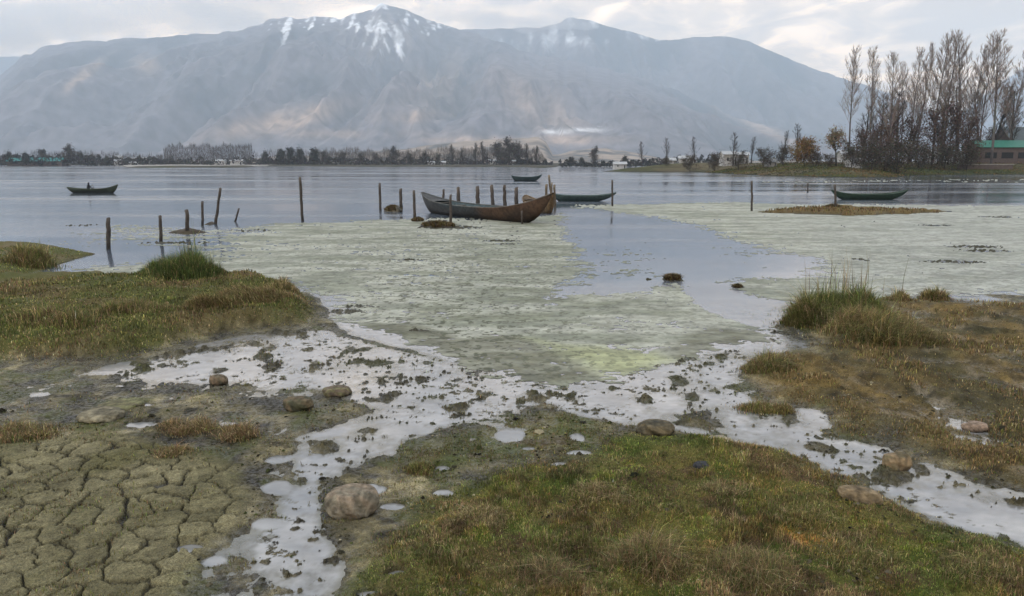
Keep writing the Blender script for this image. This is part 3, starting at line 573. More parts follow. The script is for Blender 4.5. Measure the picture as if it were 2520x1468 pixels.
for (u, vt, Y_, lb) in [(2100, 352, 160, 'dark bush at the waterside end of the thicket'), (2150, 350, 158, 'low dark bush at the foot of the second poplar'), (2215, 345, 160, 'dark bush under the third and fourth poplars'),
    (2265, 352, 160, 'bush filling the base of the bright gap'), (2330, 350, 160, 'bush at the foot of the reddish brown trees'), (2385, 356, 160, 'bush beside the green roofed house'), (2010, 372, 168, 'low bush beside the orange tree'),
    (1880, 366, 190, 'grey bush before the white sheds'), (1760, 378, 215, 'small dark bush near the jetty'), (1700, 382, 225, 'small bush at the thin end of the spit'), (1820, 374, 200, 'grey bush under the tall thin tree'), (1640, 386, 240, 'little bush beneath the thin pole-like tree'), (1930, 362, 190, 'dark bush left of the orange tree'), (2040, 380, 160, 'low bush under the pale-leaved tree')]:
    put_tree('shrub', random.randrange(2), u, vt, Y_, lb, 'bush', 'bushes on the near spit of land', .8, 1.2)
put_tree('orange', 0, 1985, 338, 172, 'round orange autumn tree on the near spit', 'tree', None, .9, 1.15)
put_tree('tan', 0, 2065, 308, 168, 'dark trunked tree with a few pale tan leaves', 'tree', None, .9, 1.0)
for (u, vt, Y_, w_, lb) in [(2135, 252, 186, 1.6, 'grey leafless tree filling between the first and second poplars'), (2180, 225, 190, 1.6, 'grey leafless tree filling between the second and third poplars'), (2222, 215, 188, 1.5, 'grey twiggy tree just before the fourth poplar'), (2255, 240, 190, 1.4, 'grey twiggy tree on the near side of the bright gap'),
    (2335, 195, 190, 1.5, 'grey leafless tree tangled with the reddish brown trees'), (2372, 200, 192, 1.6, 'tall grey twiggy tree over the reddish brown trees'), (2425, 215, 190, 1.6, 'grey leafless tree left of the green roof end'), (2465, 200, 186, 1.5, 'grey leafless tree over the slate roof'), (2508, 210, 186, 1.6, 'grey leafless tree cut by the picture edge')]:
    put_tree('thin', random.randrange(2), u, vt, Y_, lb, 'bare tree', 'grey bare trees between the poplars', .9, w_)
for (u, vt, Y_, lb) in [(1582, 346, 300, 'thin bare tree nearest the tip of the spit'), (1643, 337, 280, 'second thin bare tree from the tip of the spit'), (1712, 334, 260, 'thin bare tree behind the jetty'), (1808, 322, 230, 'tall thin bare tree beside the white sheds'),
    (1853, 334, 240, 'thin bare tree just past the white sheds'), (1930, 318, 215, 'bare tree just before the orange tree'), (1968, 300, 205, 'tall bare tree rising behind the orange tree')]:
    put_tree('thin', random.randrange(2), u, vt, Y_, lb, 'bare tree', 'thin bare trees on the spit', .9, 1.3)
FT = 'trees along the far shore'
for (kd, u, vt, w_, lb) in [
    ('dark', 22, 374, 1.2, 'dark tree at the far shore beside the picture edge'), ('dark', 60, 376, 1.1, 'dark far shore tree before the green shed'), ('dark', 103, 367, .9, 'pointed dark far tree above the green shed'), ('grey', 162, 352, 1.0, 'large round grey tree above the dark far bank'),
    ('dark', 192, 373, 1.1, 'dark tree just after the large round grey one'), ('column', 178, 366, 1, 'narrow tree touching the large round grey one'), ('dark', 225, 380, 1.1, 'dark low tree before the first white house'), ('dark', 262, 384, 1.1, 'low dark tree nearest the white houses'),
    ('dark', 652, 372, .9, 'square looking dark tree after the pale wood'), ('dark', 690, 366, 1.0, 'dark tree at the start of the evergreen clump'), ('dark', 712, 362, .9, 'taller dark tree in the evergreen clump'), ('dark', 738, 364, 1.0, 'dark tree in the middle of the evergreen clump'),
    ('dark', 770, 364, 1.0, 'dark tree at the end of the evergreen clump'), ('grey', 800, 368, 1.0, 'grey tree after the evergreen clump'), ('grey', 840, 370, 1.0, 'pale grey tree left of the lone round tree'), ('grey', 966, 358, 1.1, 'lone dark round tree standing over the far bank'),
    ('grey', 1010, 372, 1, 'grey tree next after the lone round tree'), ('grey', 1042, 370, 1, 'small tree between the round tree and the far columns'), ('column', 1112, 354, 1.3, 'dark columnar tree, first of the two close columns'), ('column', 1138, 362, 1.3, 'shorter columnar tree, second of the two close columns'),
    ('column', 1170, 350, 1.4, 'columnar brown tree left of the twin tops'), ('column', 1190, 347, 1.5, 'broad columnar brown tree left of the big clump'), ('grey', 1228, 342, 1.0, 'tall tree at the start of the big far clump'), ('grey', 1252, 335, 1.1, 'tallest tree of the big far clump'),
    ('grey', 1275, 345, 1.0, 'tree just beyond the top of the big far clump'), ('column', 1298, 352, 1.4, 'columnar tree at the end of the big far clump'), ('column', 1320, 357, 1.3, 'last thin tree of the far bank before open water'), ('grey', 1462, 357, .9, 'lone brown grey tree before the tan foothill'),
    ('dark', 1405, 386, 1.4, 'low dark tree at the water before the foothill'), ('dark', 1430, 388, 1.4, 'second low dark tree before the foothill'), ('grey', 1075, 376, 1, 'small pale tree before the close columns'), ('grey', 890, 374, 1, 'faint grey tree left of the lone round tree'), ('grey', 925, 376, 1, 'small grey tree just left of the lone round tree'),
    ('column', 395, 380, 1.2, 'small thin tree beside the white houses'), ('dark', 1540, 384, 1.3, 'dark low tree behind the tip of the spit')]:
    put_tree(kd, random.randrange(2), u, vt, random.uniform(540, 600) if u < 1350 else 480, lb, 'tree', FT, .9, w_)
# far hedges and woods reading as one mass
def wood(name, spans, Y0, Yd, n, base, label, size=.5, strand=False):
    rng = np.random.default_rng(len(label)); P = []; 
    while len(P) < n:
        i = rng.integers(0, len(spans) - 1); (u0, v0), (u1, v1) = spans[i], spans[i + 1]; f_ = rng.random()
        if rng.random() > (u1 - u0) / 120: continue
        Yw = Y0 + rng.random() * Yd; u = u0 + (u1 - u0) * f_; vt = v0 + (v1 - v0) * f_ + 12 * fbm(np.array([u / 9.]), np.array([3. + len(name)]), 5, 4)[0]
        x, _, zt = AT(u, vt, Yw); P.append((x, Yw, .4 + (max(zt, 1.5) - .4) * rng.random() ** .8))
    P = np.array(P); rngn = len(P)
    if strand:
        S = np.concatenate([P, P + np.stack([rng.normal(0, .15, rngn), rng.normal(0, .15, rngn), rng.uniform(1.5, 3.2, rngn)], 1), np.full((rngn, 1), .06), np.full((rngn, 1), .02)], 1); V, F = tubes(S, 3); c = jitcol(len(V), base, .2, rng, 6)
    else:
        V, F = leafcloud(P, rngn, size, rng, .2); c = jitcol(len(V), base, .25, rng, 4)
    o = mesh_np(name, V, F, M_leaf, c, smooth=False); return tag(o, label, 'wood', kind='stuff')
wood('hedge_foliage', [(-500, 388), (-100, 385), (0, 384), (60, 383), (150, 384), (240, 386), (300, 389), (420, 392), (640, 391), (800, 390), (1000, 394), (1200, 392), (1330, 396), (1360, 403)], 545, 50, 26000, (0.055, 0.052, 0.05), 'dark undergrowth along the far bank', .75)
wood('far_woods', [(402, 372), (430, 362), (500, 361), (540, 358), (596, 359), (620, 364)], 600, 60, 7000, (0.085, 0.078, 0.08), 'pale violet grey leafless wood behind the white houses', .5, True)
wood('pale_woods', [(780, 374), (900, 372), (1000, 376), (1100, 370), (1200, 368), (1330, 374), (1345, 395)], 620, 60, 11000, (0.13, 0.115, 0.10), 'pale brown leafless wood along the middle far bank', .5, True)
wood('leafless_woods', [(-300, 378), (60, 380), (200, 379), (300, 384), (400, 384), (640, 380), (700, 376), (800, 378), (950, 380), (1100, 378), (1190, 372), (1230, 360), (1260, 354), (1290, 362), (1330, 384)], 570, 50, 13000, (0.085, 0.075, 0.07), 'grey brown leafless trees massed behind the far bank', .5, True)
wood('reed_foliage', [(1375, 399), (1500, 399), (1560, 396), (1620, 392), (1700, 388), (1800, 385)], 400, 60, 6000, (0.04, 0.042, 0.042), 'dark scrub behind the tip of the spit', .55)
rng = np.random.default_rng(44); n = 60000; y = rng.uniform(138, 215, n); x = rng.uniform(30, 190, n); h, d = far_h(x, y); k = (d > .2) & (rng.random(n) < 1.3 * np.exp(-np.clip(d - 6, 0, None) / 22)); x, y, h, d = x[k], y[k], h[k], d[k]; n = len(x)
hgt = .18 + .55 * np.clip(fbm(x / 5, y / 3, 231, 3) + .15, 0, 1) * rng.random(n) + .5 * sstep(14, 26, d) * rng.random(n); V, F = leafcloud(np.stack([x, y, h + hgt * rng.random(n)], 1), n, .17, rng, .05)
V = V + np.repeat(np.stack([x, y, h + hgt * rng.random(n)], 1) - V.reshape(n, 4, 3).mean(1), 4, 0)
c = pick_bank = mixc((.11, .115, .035), (.15, .10, .05), sstep(-.2, .2, fbm(x / 7, y / 4, 232, 4))); c = mixc(c, (.05, .055, .03), sstep(.0, .3, fbm(x / 4, y / 3, 233, 4))); c = np.repeat(c * rng.uniform(.7, 1.3, (n, 1)), 4, 0)
o = mesh_np('bank_vegetation', V, F, M_leaf, c, smooth=False); tag(o, 'olive and brown rough grass on the bank of the spit', 'undergrowth', kind='stuff')
# ------------------------------------------------------------------ boxes / houses
def box(V, F, c, s, rz=0.0):
    x, y, z = c; a, b_, h_ = s[0] / 2, s[1] / 2, s[2] / 2; n0 = len(V); cs, sn = math.cos(rz), math.sin(rz)
    for dz in (-h_, h_):
        for dx, dy in ((-a, -b_), (a, -b_), (a, b_), (-a, b_)): V.append((x + dx * cs - dy * sn, y + dx * sn + dy * cs, z + dz))
    F += [(n0, n0 + 3, n0 + 2, n0 + 1), (n0 + 4, n0 + 5, n0 + 6, n0 + 7)] + [(n0 + i, n0 + (i + 1) % 4, n0 + 4 + (i + 1) % 4, n0 + 4 + i) for i in range(4)]
def part(name, V, F, mat, parent):
    me = bpy.data.meshes.new(name); me.from_pydata([tuple(map(float, v)) for v in V], [], [tuple(f_) for f_ in F]); me.materials.append(mat); me.update()
    o = bpy.data.objects.new(name, me); COL.objects.link(o); o.parent = parent; return o
def gable(w_, d, h0, h1, ov=.4, th_=.12):
    """roof slabs along x, ridge at y=0"""
    V = []; F = []
    for s in (-1, 1):
        y0 = s * (d / 2 + ov); n0 = len(V)
        e0 = h0 - ov * (h1 - h0) / (d / 2)
        for x in (-w_ / 2 - ov, w_ / 2 + ov):
            V += [(x, y0, e0), (x, s * .002, h1), (x, s * .002, h1 + th_), (x, y0, e0 + th_)]
        F += [(n0, n0 + 1, n0 + 2, n0 + 3), (n0 + 7, n0 + 6, n0 + 5, n0 + 4), (n0, n0 + 4, n0 + 5, n0 + 1), (n0 + 3, n0 + 2, n0 + 6, n0 + 7), (n0, n0 + 3, n0 + 7, n0 + 4), (n0 + 1, n0 + 5, n0 + 6, n0 + 2)]
    return V, F
WHITE = flat_mat('white_wall', (.42, .42, .42)); GREYR = flat_mat('tin_roof', (.36, .38, .4), .5); GREENR = flat_mat('green_roof_sheet', (.035, .17, .125), .45); BROWNW = flat_mat('brown_wall', (.10, .08, .075)); DARKW = flat_mat('dark_opening', (.02, .022, .025)); SLATE = flat_mat('slate_roof', (.09, .11, .12), .6); CONC = flat_mat('concrete', (.25, .24, .22))
def house(name, x, y, z, w_, d, h0, h1, rz, wall, roof, label, cat='house', group=None, wins=2, door=True):
    r = empty(name, (x, y, z), rz); V, F = [], []; box(V, F, (0, 0, h0 / 2 - .4), (w_, d, h0 + .8))
    n0 = len(V)
    for xx in (-w_ / 2 + .001, w_ / 2 - .001): V += [(xx, -d / 2, h0), (xx, d / 2, h0), (xx, 0, h1)]
    F += [(n0, n0 + 2, n0 + 1), (n0 + 3, n0 + 4, n0 + 5)]
    part('wall', V, F, wall, r); part('roof', *gable(w_, d, h0, h1), roof, r)
    for i in range(wins):
        xx = -w_ / 2 + w_ * (i + .7) / (wins + .4 + (1 if door else 0)); V, F = [], []; box(V, F, (xx, -d / 2, h0 * .55), (w_ * .11, .1, h0 * .32)); part('window', V, F, DARKW, r)
    if door: V, F = [], []; box(V, F, (w_ * .36, -d / 2, h0 * .36), (w_ * .1, .1, h0 * .72)); part('door', V, F, DARKW, r)
    return tag(r, label, cat, group)
HG = 'white houses scattered on the far shore'
for (u, v, Yh, w_, lb) in [
    (293, 386, 590, 5, 'small white house nearest the large round grey tree'), (290, 396, 556, 4, 'square white hut right at the water of the far bank'), (334, 391, 590, 5, 'white house between the square hut and the long house'), (367, 390, 590, 9, 'long white house beside the pale leafless wood'),
    (327, 401, 556, 6, 'pale shed low on the bank beside the square hut'), (542, 396, 556, 8, 'low white shed under the end of the pale wood'), (583, 396, 556, 9, 'white shed beside the square dark tree'),
    (1062, 400, 556, 5, 'white shed under the close columnar trees'), (1090, 400, 556, 4, 'second white shed under the close columnar trees'), (1214, 396, 556, 7, 'white shed under the big far clump'), (1259, 397, 556, 6, 'grey white shed farther under the big far clump'),
    (1793, 380, 235, 4.5, 'white shed beneath the tall thin tree'), (1825, 382, 240, 4, 'smaller white shed just past the tall thin tree'), (1689, 390, 262, 5, 'pale shed among dark bushes of the spit'), (1653, 396, 265, 2, 'narrow white hut beneath the thin trees'),
    (1896, 398, 200, 2.2, 'tiny white hut low on the spit'), (2084, 380, 196, 3.6, 'white shed just past the pale-leaved tree'), (2101, 394, 176, 2.2, 'small white hut near the foot of the poplar row'), (1525, 404, 310, 5, 'white hut at the water on the tip of the spit'),
    (2355, 388, 180, 3.2, 'white shed glimpsed under the reddish brown trees'), (2292, 376, 184, 2.0, 'pale narrow hut standing in the bright gap')]:
    Yh += 22 if (u > 2200 and Yh < 200) else 0; x, _, z = AT(u, v, Yh); zb = max(.4, float(far_h(np.array([x]), np.array([float(Yh)]))[0][0]) - .1); hh_ = max(z - zb, 1.3); house('white_house', x, Yh, zb, w_, 3.5, hh_, hh_ + .8, random.uniform(-.15, .15), WHITE, GREYR, lb, 'house', 'small white houses along the shores', 1)
x, _, _ = AT(92, 392, 560); house('green_shed', x, 560, .6, 40, 9, 3.0, 5.4, 0.02, BROWNW, flat_mat('teal_roof', (.05, .2, .2)), 'long green roofed shed on the far bank', 'shed', None, 3)
# green roofed house by the spit
x0 = AT(2412, 366, 201)[0]; x1 = x0 + 28
house('green_roofed_house', (x0 + x1) / 2, 205, 2.0, 28, 8, 4.9, 6.6, 0.0, BROWNW, GREENR, 'dark house with a green sheet roof at the edge of the poplar row', 'house', None, 5)
x0 = AT(2462, 352, 218)[0]; house('grey_roofed_house', x0 + 8, 221, 1.8, 12, 10, 7.0, 11.0, 0.0, BROWNW, SLATE, 'steep dark slate roofed house behind the green roof', 'house', None, 2)
r = empty('embankment_wall', (AT(2425, 405, 186)[0], 186, 0)); V, F = [], []; box(V, F, (0, 0, 1.0), (13.4, .5, 2.6)); part('wall', V, F, BROWNW, r); V, F = [], []; box(V, F, (0, -.03, 2.4), (13.8, .7, .24)); part('coping', V, F, CONC, r)
tag(r, 'low stone embankment wall with pale coping before the green roofed house', 'wall')
# small jetty on the spit
r = empty('jetty', (AT(1700, 420, 240)[0], 238, 0)); V, F = [], []; box(V, F, (0, 0, 1.25), (26, 1.6, .2)); part('deck', V, F, flat_mat('jetty_wood', (.07, .065, .06)), r)
for i in range(6): V, F = [], []; box(V, F, (-12 + i * 4.8, -.5, .3), (.22, .22, 1.7)); part('pile', V, F, DARKW, r)
tag(r, 'low dark jetty on piles reaching off the thin spit', 'jetty')
# ------------------------------------------------------------------ posts
def post(u, vb, ut, vt, wpx, label, group, name='wooden_post', dark=(.055, .048, .042), Yover=None):
    bx, by, _ = G(u, vb); 
    if Yover: by = Yover; bx = AT(u, vb, by)[0]
    tx, ty, tz = AT(ut, vt, by); r_ = max(.02, wpx / 2 * by / FPX); nseg = 7; rng = np.random.default_rng(int(u * 7 + vt)); S = 8
    V = []; 
    for i in range(nseg + 1):
        f_ = i / nseg; z = -.35 + (tz + .35) * f_; ff = np.clip(z / tz, -.3, 1); cx_ = (tx - bx) * ff + rng.normal(0, r_ * .12); cy_ = rng.normal(0, r_ * .12); rr = r_ * (1.08 - .2 * f_) * (1 + rng.normal(0, .05))
        for k in range(S): a = 6.2832 * k / S; V.append((cx_ + rr * math.cos(a), cy_ + rr * math.sin(a), z + (r_ * .5 * math.cos(a + 1) if i == nseg else 0)))
    V.append((tx - bx, 0, tz)); V = np.array(V); F = [(i * S + k, i * S + (k + 1) % S, (i + 1) * S + (k + 1) % S, (i + 1) * S + k) for i in range(nseg) for k in range(S)]
    F += [(nseg * S + k, nseg * S + (k + 1) % S, len(V) - 1, len(V) - 1) for k in range(S)]
    me = bpy.data.meshes.new(name); me.from_pydata([tuple(map(float, v)) for v in V], [], [tuple(dict.fromkeys(f_)) for f_ in F]); me.materials.append(M_wood); me.update()
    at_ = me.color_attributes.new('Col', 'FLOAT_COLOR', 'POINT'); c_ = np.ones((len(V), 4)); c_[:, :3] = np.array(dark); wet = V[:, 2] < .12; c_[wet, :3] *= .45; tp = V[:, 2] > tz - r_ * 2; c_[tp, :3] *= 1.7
    at_.data.foreach_set('color', c_.astype(np.float32).ravel())
    for p_ in me.polygons: p_.use_smooth = True
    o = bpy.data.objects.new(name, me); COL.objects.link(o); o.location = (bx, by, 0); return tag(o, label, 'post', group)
G1 = 'posts of the broken fence in the shallows'
post(267, 614, 266, 538, 11, 'thick post nearest the small grassy islet, first of the broken fence', G1)
post(396, 596, 394, 532, 8.5, 'second post of the broken fence, plain and upright', G1)
post(461, 574, 461, 518, 10, 'post standing on the small mud mound', G1)
post(498, 556, 498, 497, 7, 'thin upright post just past the mud mound', G1)
post(530, 552, 542, 464, 7.5, 'tall post leaning towards open water beyond the mud mound', G1)
post(579, 546, 588, 514, 5.5, 'short leaning stick at the far end of the broken fence', G1, 'stick')
post(745, 545, 738, 438, 7.5, 'very tall thin pole standing alone in the algae', None, 'mooring_pole')
G2 = 'poles around the moored boats'
for (u, vb, ut, vt, w_, lb) in [(936, 518, 934, 452, 6, 'thin pole at the outer end of the weed mound'), (987, 512, 986, 466, 8, 'post rising from the weed mound beyond the boats'), (1020, 540, 1019, 470, 7, 'pole touching the pointed stern of the long boat'),
    (1091, 508, 1091, 467, 6, 'thin post behind the stern half of the long boat'), (1129, 505, 1127, 462, 9, 'post behind the brown topped pole'), (1176, 506, 1175, 460, 10, 'post behind the middle of the long boat'), (1213, 508, 1210, 457, 9, 'forked looking post behind the middle of the long boat'),
    (1242, 508, 1241, 457, 8.5, 'post behind the start of the brown bow half'), (1271, 510, 1271, 463, 10, 'thick post behind the brown bow half'), (1109, 552, 1109, 480, 7, 'pole in front of the long boat with its foot by the log'),
    (1285, 552, 1284, 520, 5, 'short pale stake before the bow of the long boat'), (1344, 512, 1345, 455, 7, 'post behind the tan bow, on its near side'), (1359, 512, 1351, 432, 5.5, 'tallest leaning pole above the tan bow'), (1358, 508, 1358, 450, 4, 'thin stick between the posts at the tan bow'),
    (1366, 510, 1364, 456, 6, 'post behind the tan bow, on its far side')]:
    post(u, vb, ut, vt, w_, lb, G2, 'mooring_post', (.06, .052, .046) if u < 1330 else (.11, .09, .065))
post(1507, 508, 1507, 444, 5, 'thin pole beyond the bow of the green boat', None, 'mooring_pole')
post(1850, 520, 1850, 446, 5.5, 'thin pole at the near tip of the brown mud islet', 'poles near the mud islet', 'mooring_pole')
post(2056, 518, 2056, 455, 6, 'pole rising from the grassy hump of the mud islet', 'poles near the mud islet', 'mooring_pole')
post(1988, 473, 1988, 451, 4, 'small stub of a pole beyond the mud islet', 'poles near the mud islet', 'mooring_pole')
# ------------------------------------------------------------------ boats
def boat(name, P0, P1, beam, free, rise0, rise1, colf, label, thwarts=4, over0=.5, over1=.9, inner=(.05, .075, .08), rimc=(.12, .12, .11), deck=True, group=None):
    """P0/P1: world xy of the waterline ends (stern, bow)"""
    P0 = np.array(P0[:2]); P1 = np.array(P1[:2]); L_ = np.linalg.norm(P1 - P0); ang = math.atan2(P1[1] - P0[1], P1[0] - P0[0]); root = empty(name, (*(P0 + P1) / 2, 0), ang)
    n = 34; m = 9; xs = np.linspace(-L_ / 2 - over0, L_ / 2 + over1, n); s = np.linspace(-1, 1, n)
    hb = beam / 2 * np.clip(1 - np.abs(s) ** 2.6, 0.0, 1) ** .8 + .035
    sheer = free + np.where(s < 0, rise0 * np.abs(s) ** 3.2, rise1 * np.abs(s) ** 3.0)
    xw = np.where(xs < -L_ / 2, (-L_ / 2 - xs) / max(over0, .01), np.where(xs > L_ / 2, (xs - L_ / 2) / max(over1, .01), 0))
    keel = -.18 + np.where(s < 0, 1, 1) * (np.clip((np.abs(xs) - L_ / 2 * .72) / (L_ / 2 * .28), 0, 1) ** 2 * .18) * (xw == 0); keel = np.where(xw > 0, 0.0 + (sheer - .10) * xw ** 1.1, keel)
    V = []; Vi = []
    for i in range(n):
        for j in range(m):
            a = (j / (m - 1) - .5) * 2; y = hb[i] * np.sign(a) * (abs(a) ** .75) * (1 - .12 * (1 - abs(a))); z = keel[i] + (sheer[i] - keel[i]) * abs(a) ** 2.0
            V.append((xs[i], y, z)); Vi.append((xs[i] * .985, y * .90, min(z + .06, sheer[i] - .02) if abs(a) < .99 else sheer[i] - .012))
    V = np.array(V); Vi = np.array(Vi); Fo = grid_faces(n, m)
    cc = colf(V, (V[:, 0] + L_ / 2) / L_)
    mesh_np('hull', V, Fo[:, ::-1], M_wood, cc, root)
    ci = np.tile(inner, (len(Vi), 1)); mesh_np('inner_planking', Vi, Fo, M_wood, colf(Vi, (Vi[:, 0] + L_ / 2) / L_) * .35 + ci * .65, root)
    for sgn, nm in ((-1, 'gunwale'), (1, 'gunwale')):
        seg = [(xs[i], sgn * hb[i] * .96, sheer[i] + .012, xs[i + 1], sgn * hb[i + 1] * .96, sheer[i + 1] + .012, .035, .035) for i in range(n - 1)]; v_, f_ = tubes(seg, 4)
        c_ = colf(v_, (v_[:, 0] + L_ / 2) / L_) * .5 + np.array(rimc) * .5; mesh_np(nm, v_, f_, M_wood, c_, root)
    for t_ in range(thwarts):
        x = -L_ * .38 + L_ * .76 * t_ / max(1, thwarts - 1); k = np.interp(x, xs, hb); z = np.interp(x, xs, sheer) - .10; V2, F2 = [], []; box(V2, F2, (x, 0, z), (.2, k * 1.8, .04)); o = part('thwart', V2, F2, M_wood, root); 
        at_ = o.data.color_attributes.new('Col', 'FLOAT_COLOR', 'POINT'); at_.data.foreach_set('color', np.tile((*rimc, 1), len(V2)).astype(np.float32))
    if deck:
        for s0, s1 in ((n - 9, n - 1), (0, 6)):
            V2 = []; 
            for i in range(s0, s1 + 1): V2 += [(xs[i], -hb[i] * .93, sheer[i] - .02), (xs[i], 0, sheer[i] + .015), (xs[i], hb[i] * .93, sheer[i] - .02)]
            V2 = np.array(V2); mesh_np('end_deck', V2, grid_faces(len(V2) // 3, 3), M_wood, colf(V2, (V2[:, 0] + L_ / 2) / L_) * .9, root)
    return tag(root, label, 'boat', group), root
def big_col(V, s):
    n = noise(V[:, 0] * 1.6, V[:, 2] * 9, 5) + .5 * noise(V[:, 0] * 5, V[:, 2] * 22, 6)
    grey = mixc((.045, .05, .056), (.095, .098, .098), sstep(-.4, .5, n)); teal = np.array((.05, .10, .12)); 
    c = mixc(grey, teal, sstep(.5, .8, V[:, 2]) * sstep(.15, .35, s) * sstep(.65, .5, s) * .7)
    rust = mixc((.11, .066, .043), (.05, .034, .024), sstep(-.4, .4, n)); c = mixc(c, rust, sstep(.58, .72, s))
    return c * .8 * (1 - .8 * sstep(.36, .08, V[:, 2]))[..., None]  # shadow along the hull bottom is painted into the colour
P0 = G(1062, 524); P1 = G(1302, 549)
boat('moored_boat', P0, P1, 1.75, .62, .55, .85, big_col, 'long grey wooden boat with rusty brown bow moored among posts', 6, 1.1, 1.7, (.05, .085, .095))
def tan_col(V, s):
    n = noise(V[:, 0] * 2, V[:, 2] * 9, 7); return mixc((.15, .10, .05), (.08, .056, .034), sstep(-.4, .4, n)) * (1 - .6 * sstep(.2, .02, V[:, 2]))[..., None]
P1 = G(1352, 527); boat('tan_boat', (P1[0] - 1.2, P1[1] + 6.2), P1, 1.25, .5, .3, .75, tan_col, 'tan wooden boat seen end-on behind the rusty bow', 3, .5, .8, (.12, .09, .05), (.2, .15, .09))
def grn(c0, c1):
    def f(V, s):
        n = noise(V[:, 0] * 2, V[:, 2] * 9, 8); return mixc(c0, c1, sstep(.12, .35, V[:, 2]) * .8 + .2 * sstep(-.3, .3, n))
    return f
P0 = G(1375, 496); P1 = G(1474, 496); boat('green_boat', P0, P1, 1.15, .42, .2, .25, grn((.012, .025, .028), (.055, .085, .085)), 'low dark green boat with its bow touching a thin pole', 3, .6, 1.3, (.05, .075, .075), (.10, .14, .135))
P0 = G(1266, 446); P1 = G(1318, 446); boat('small_boat', P0, P1, 1.3, .62, .25, .4, grn((.012, .02, .026), (.03, .05, .056)), 'small dark boat floating farther out behind the row of posts', 2, .5, 1.0, (.03, .06, .06), (.05, .09, .09))
P0 = G(2072, 492); P1 = G(2195, 492); boat('dark_green_boat', P0, P1, 1.2, .42, .35, .35, grn((.01, .022, .018), (.025, .05, .035)), 'long dark green boat beyond the brown mud islet', 3, .9, 1.2, (.03, .05, .04), (.06, .08, .06))
P0 = G(180, 475.5); P1 = G(279, 475.5); boat('rowing_boat', P0, P1, .95, .38, .18, .42, grn((.012, .016, .016), (.045, .06, .045)), 'slim dark boat being paddled across open water', 3, .55, .5, (.03, .035, .03), (.06, .075, .055))
# the rower: one continuous skinned body, sitting at the stern, with a paddle held over the side
def person(loc, rz):
    root = empty('person', loc, rz)
    J = {'pelvis': (0, 0, 0, .15), 'belly': (.0, 0, .2, .14), 'chest': (.04, 0, .40, .155), 'neck': (.06, 0, .53, .06), 'head0': (.08, 0, .60, .085), 'head1': (.09, 0, .70, .10), 'top': (.08, 0, .78, .06)}
    E = [('pelvis', 'belly'), ('belly', 'chest'), ('chest', 'neck'), ('neck', 'head0'), ('head0', 'head1'), ('head1', 'top')]
    for s, t_ in ((1, 'l'), (-1, 'r')):
        J.update({'sh' + t_: (.04, .17 * s, .46, .065), 'el' + t_: (.14, .26 * s, .22, .048), 'wr' + t_: (.34, .24 if s > 0 else -.02, .22 if s > 0 else .42, .033), 'ha' + t_: (.40, .26 if s > 0 else .03, .23 if s > 0 else .44, .036),
                  'hp' + t_: (.05, .10 * s, -.02, .10), 'kn' + t_: (.42, .16 * s, .14, .07), 'an' + t_: (.52, .14 * s, -.16, .045), 'to' + t_: (.66, .15 * s, -.19, .04)})
        E += [('chest', 'sh' + t_), ('sh' + t_, 'el' + t_), ('el' + t_, 'wr' + t_), ('wr' + t_, 'ha' + t_), ('pelvis', 'hp' + t_), ('hp' + t_, 'kn' + t_), ('kn' + t_, 'an' + t_), ('an' + t_, 'to' + t_)]
    ks = list(J); me = bpy.data.meshes.new('body'); me.from_pydata([J[k][:3] for k in ks], [(ks.index(a), ks.index(b_)) for a, b_ in E], []); o = bpy.data.objects.new('body', me); COL.objects.link(o); o.parent = root
    md = o.modifiers.new('skin', 'SKIN')
    if not me.skin_vertices: me.attributes.new('skin', 'FLOAT', 'POINT')
    for i, k in enumerate(ks):
        try: me.skin_vertices[0].data[i].radius = (J[k][3], J[k][3]); me.skin_vertices[0].data[i].use_root = (i == 0)
        except Exception: pass
    s2 = o.modifiers.new('sub', 'SUBSURF'); s2.levels = 2; s2.render_levels = 2; me.materials.append(flat_mat('dark_pheran', (.025, .027, .035), .9))
    # paddle held in both hands
    seg = [(.40, .03, .95 - .35, .40, .62, -.25, .018, .018), (.40, .62, -.25, .40, .72, -.42, .06, .045)]; v_, f_ = tubes(seg, 6); pd = mesh_np('paddle', v_, f_, M_wood, np.tile((.12, .09, .06), (len(v_), 1)))
    pd.location = loc; pd.rotation_euler = (0, 0, rz); tag(pd, 'short wooden paddle held by the rower over the side', 'paddle')
    tag(root, 'person in a dark cloak sitting in the stern, holding a paddle', 'person'); return root
pb = G(218, 475.5); person((pb[0], pb[1], .26), 0.0)
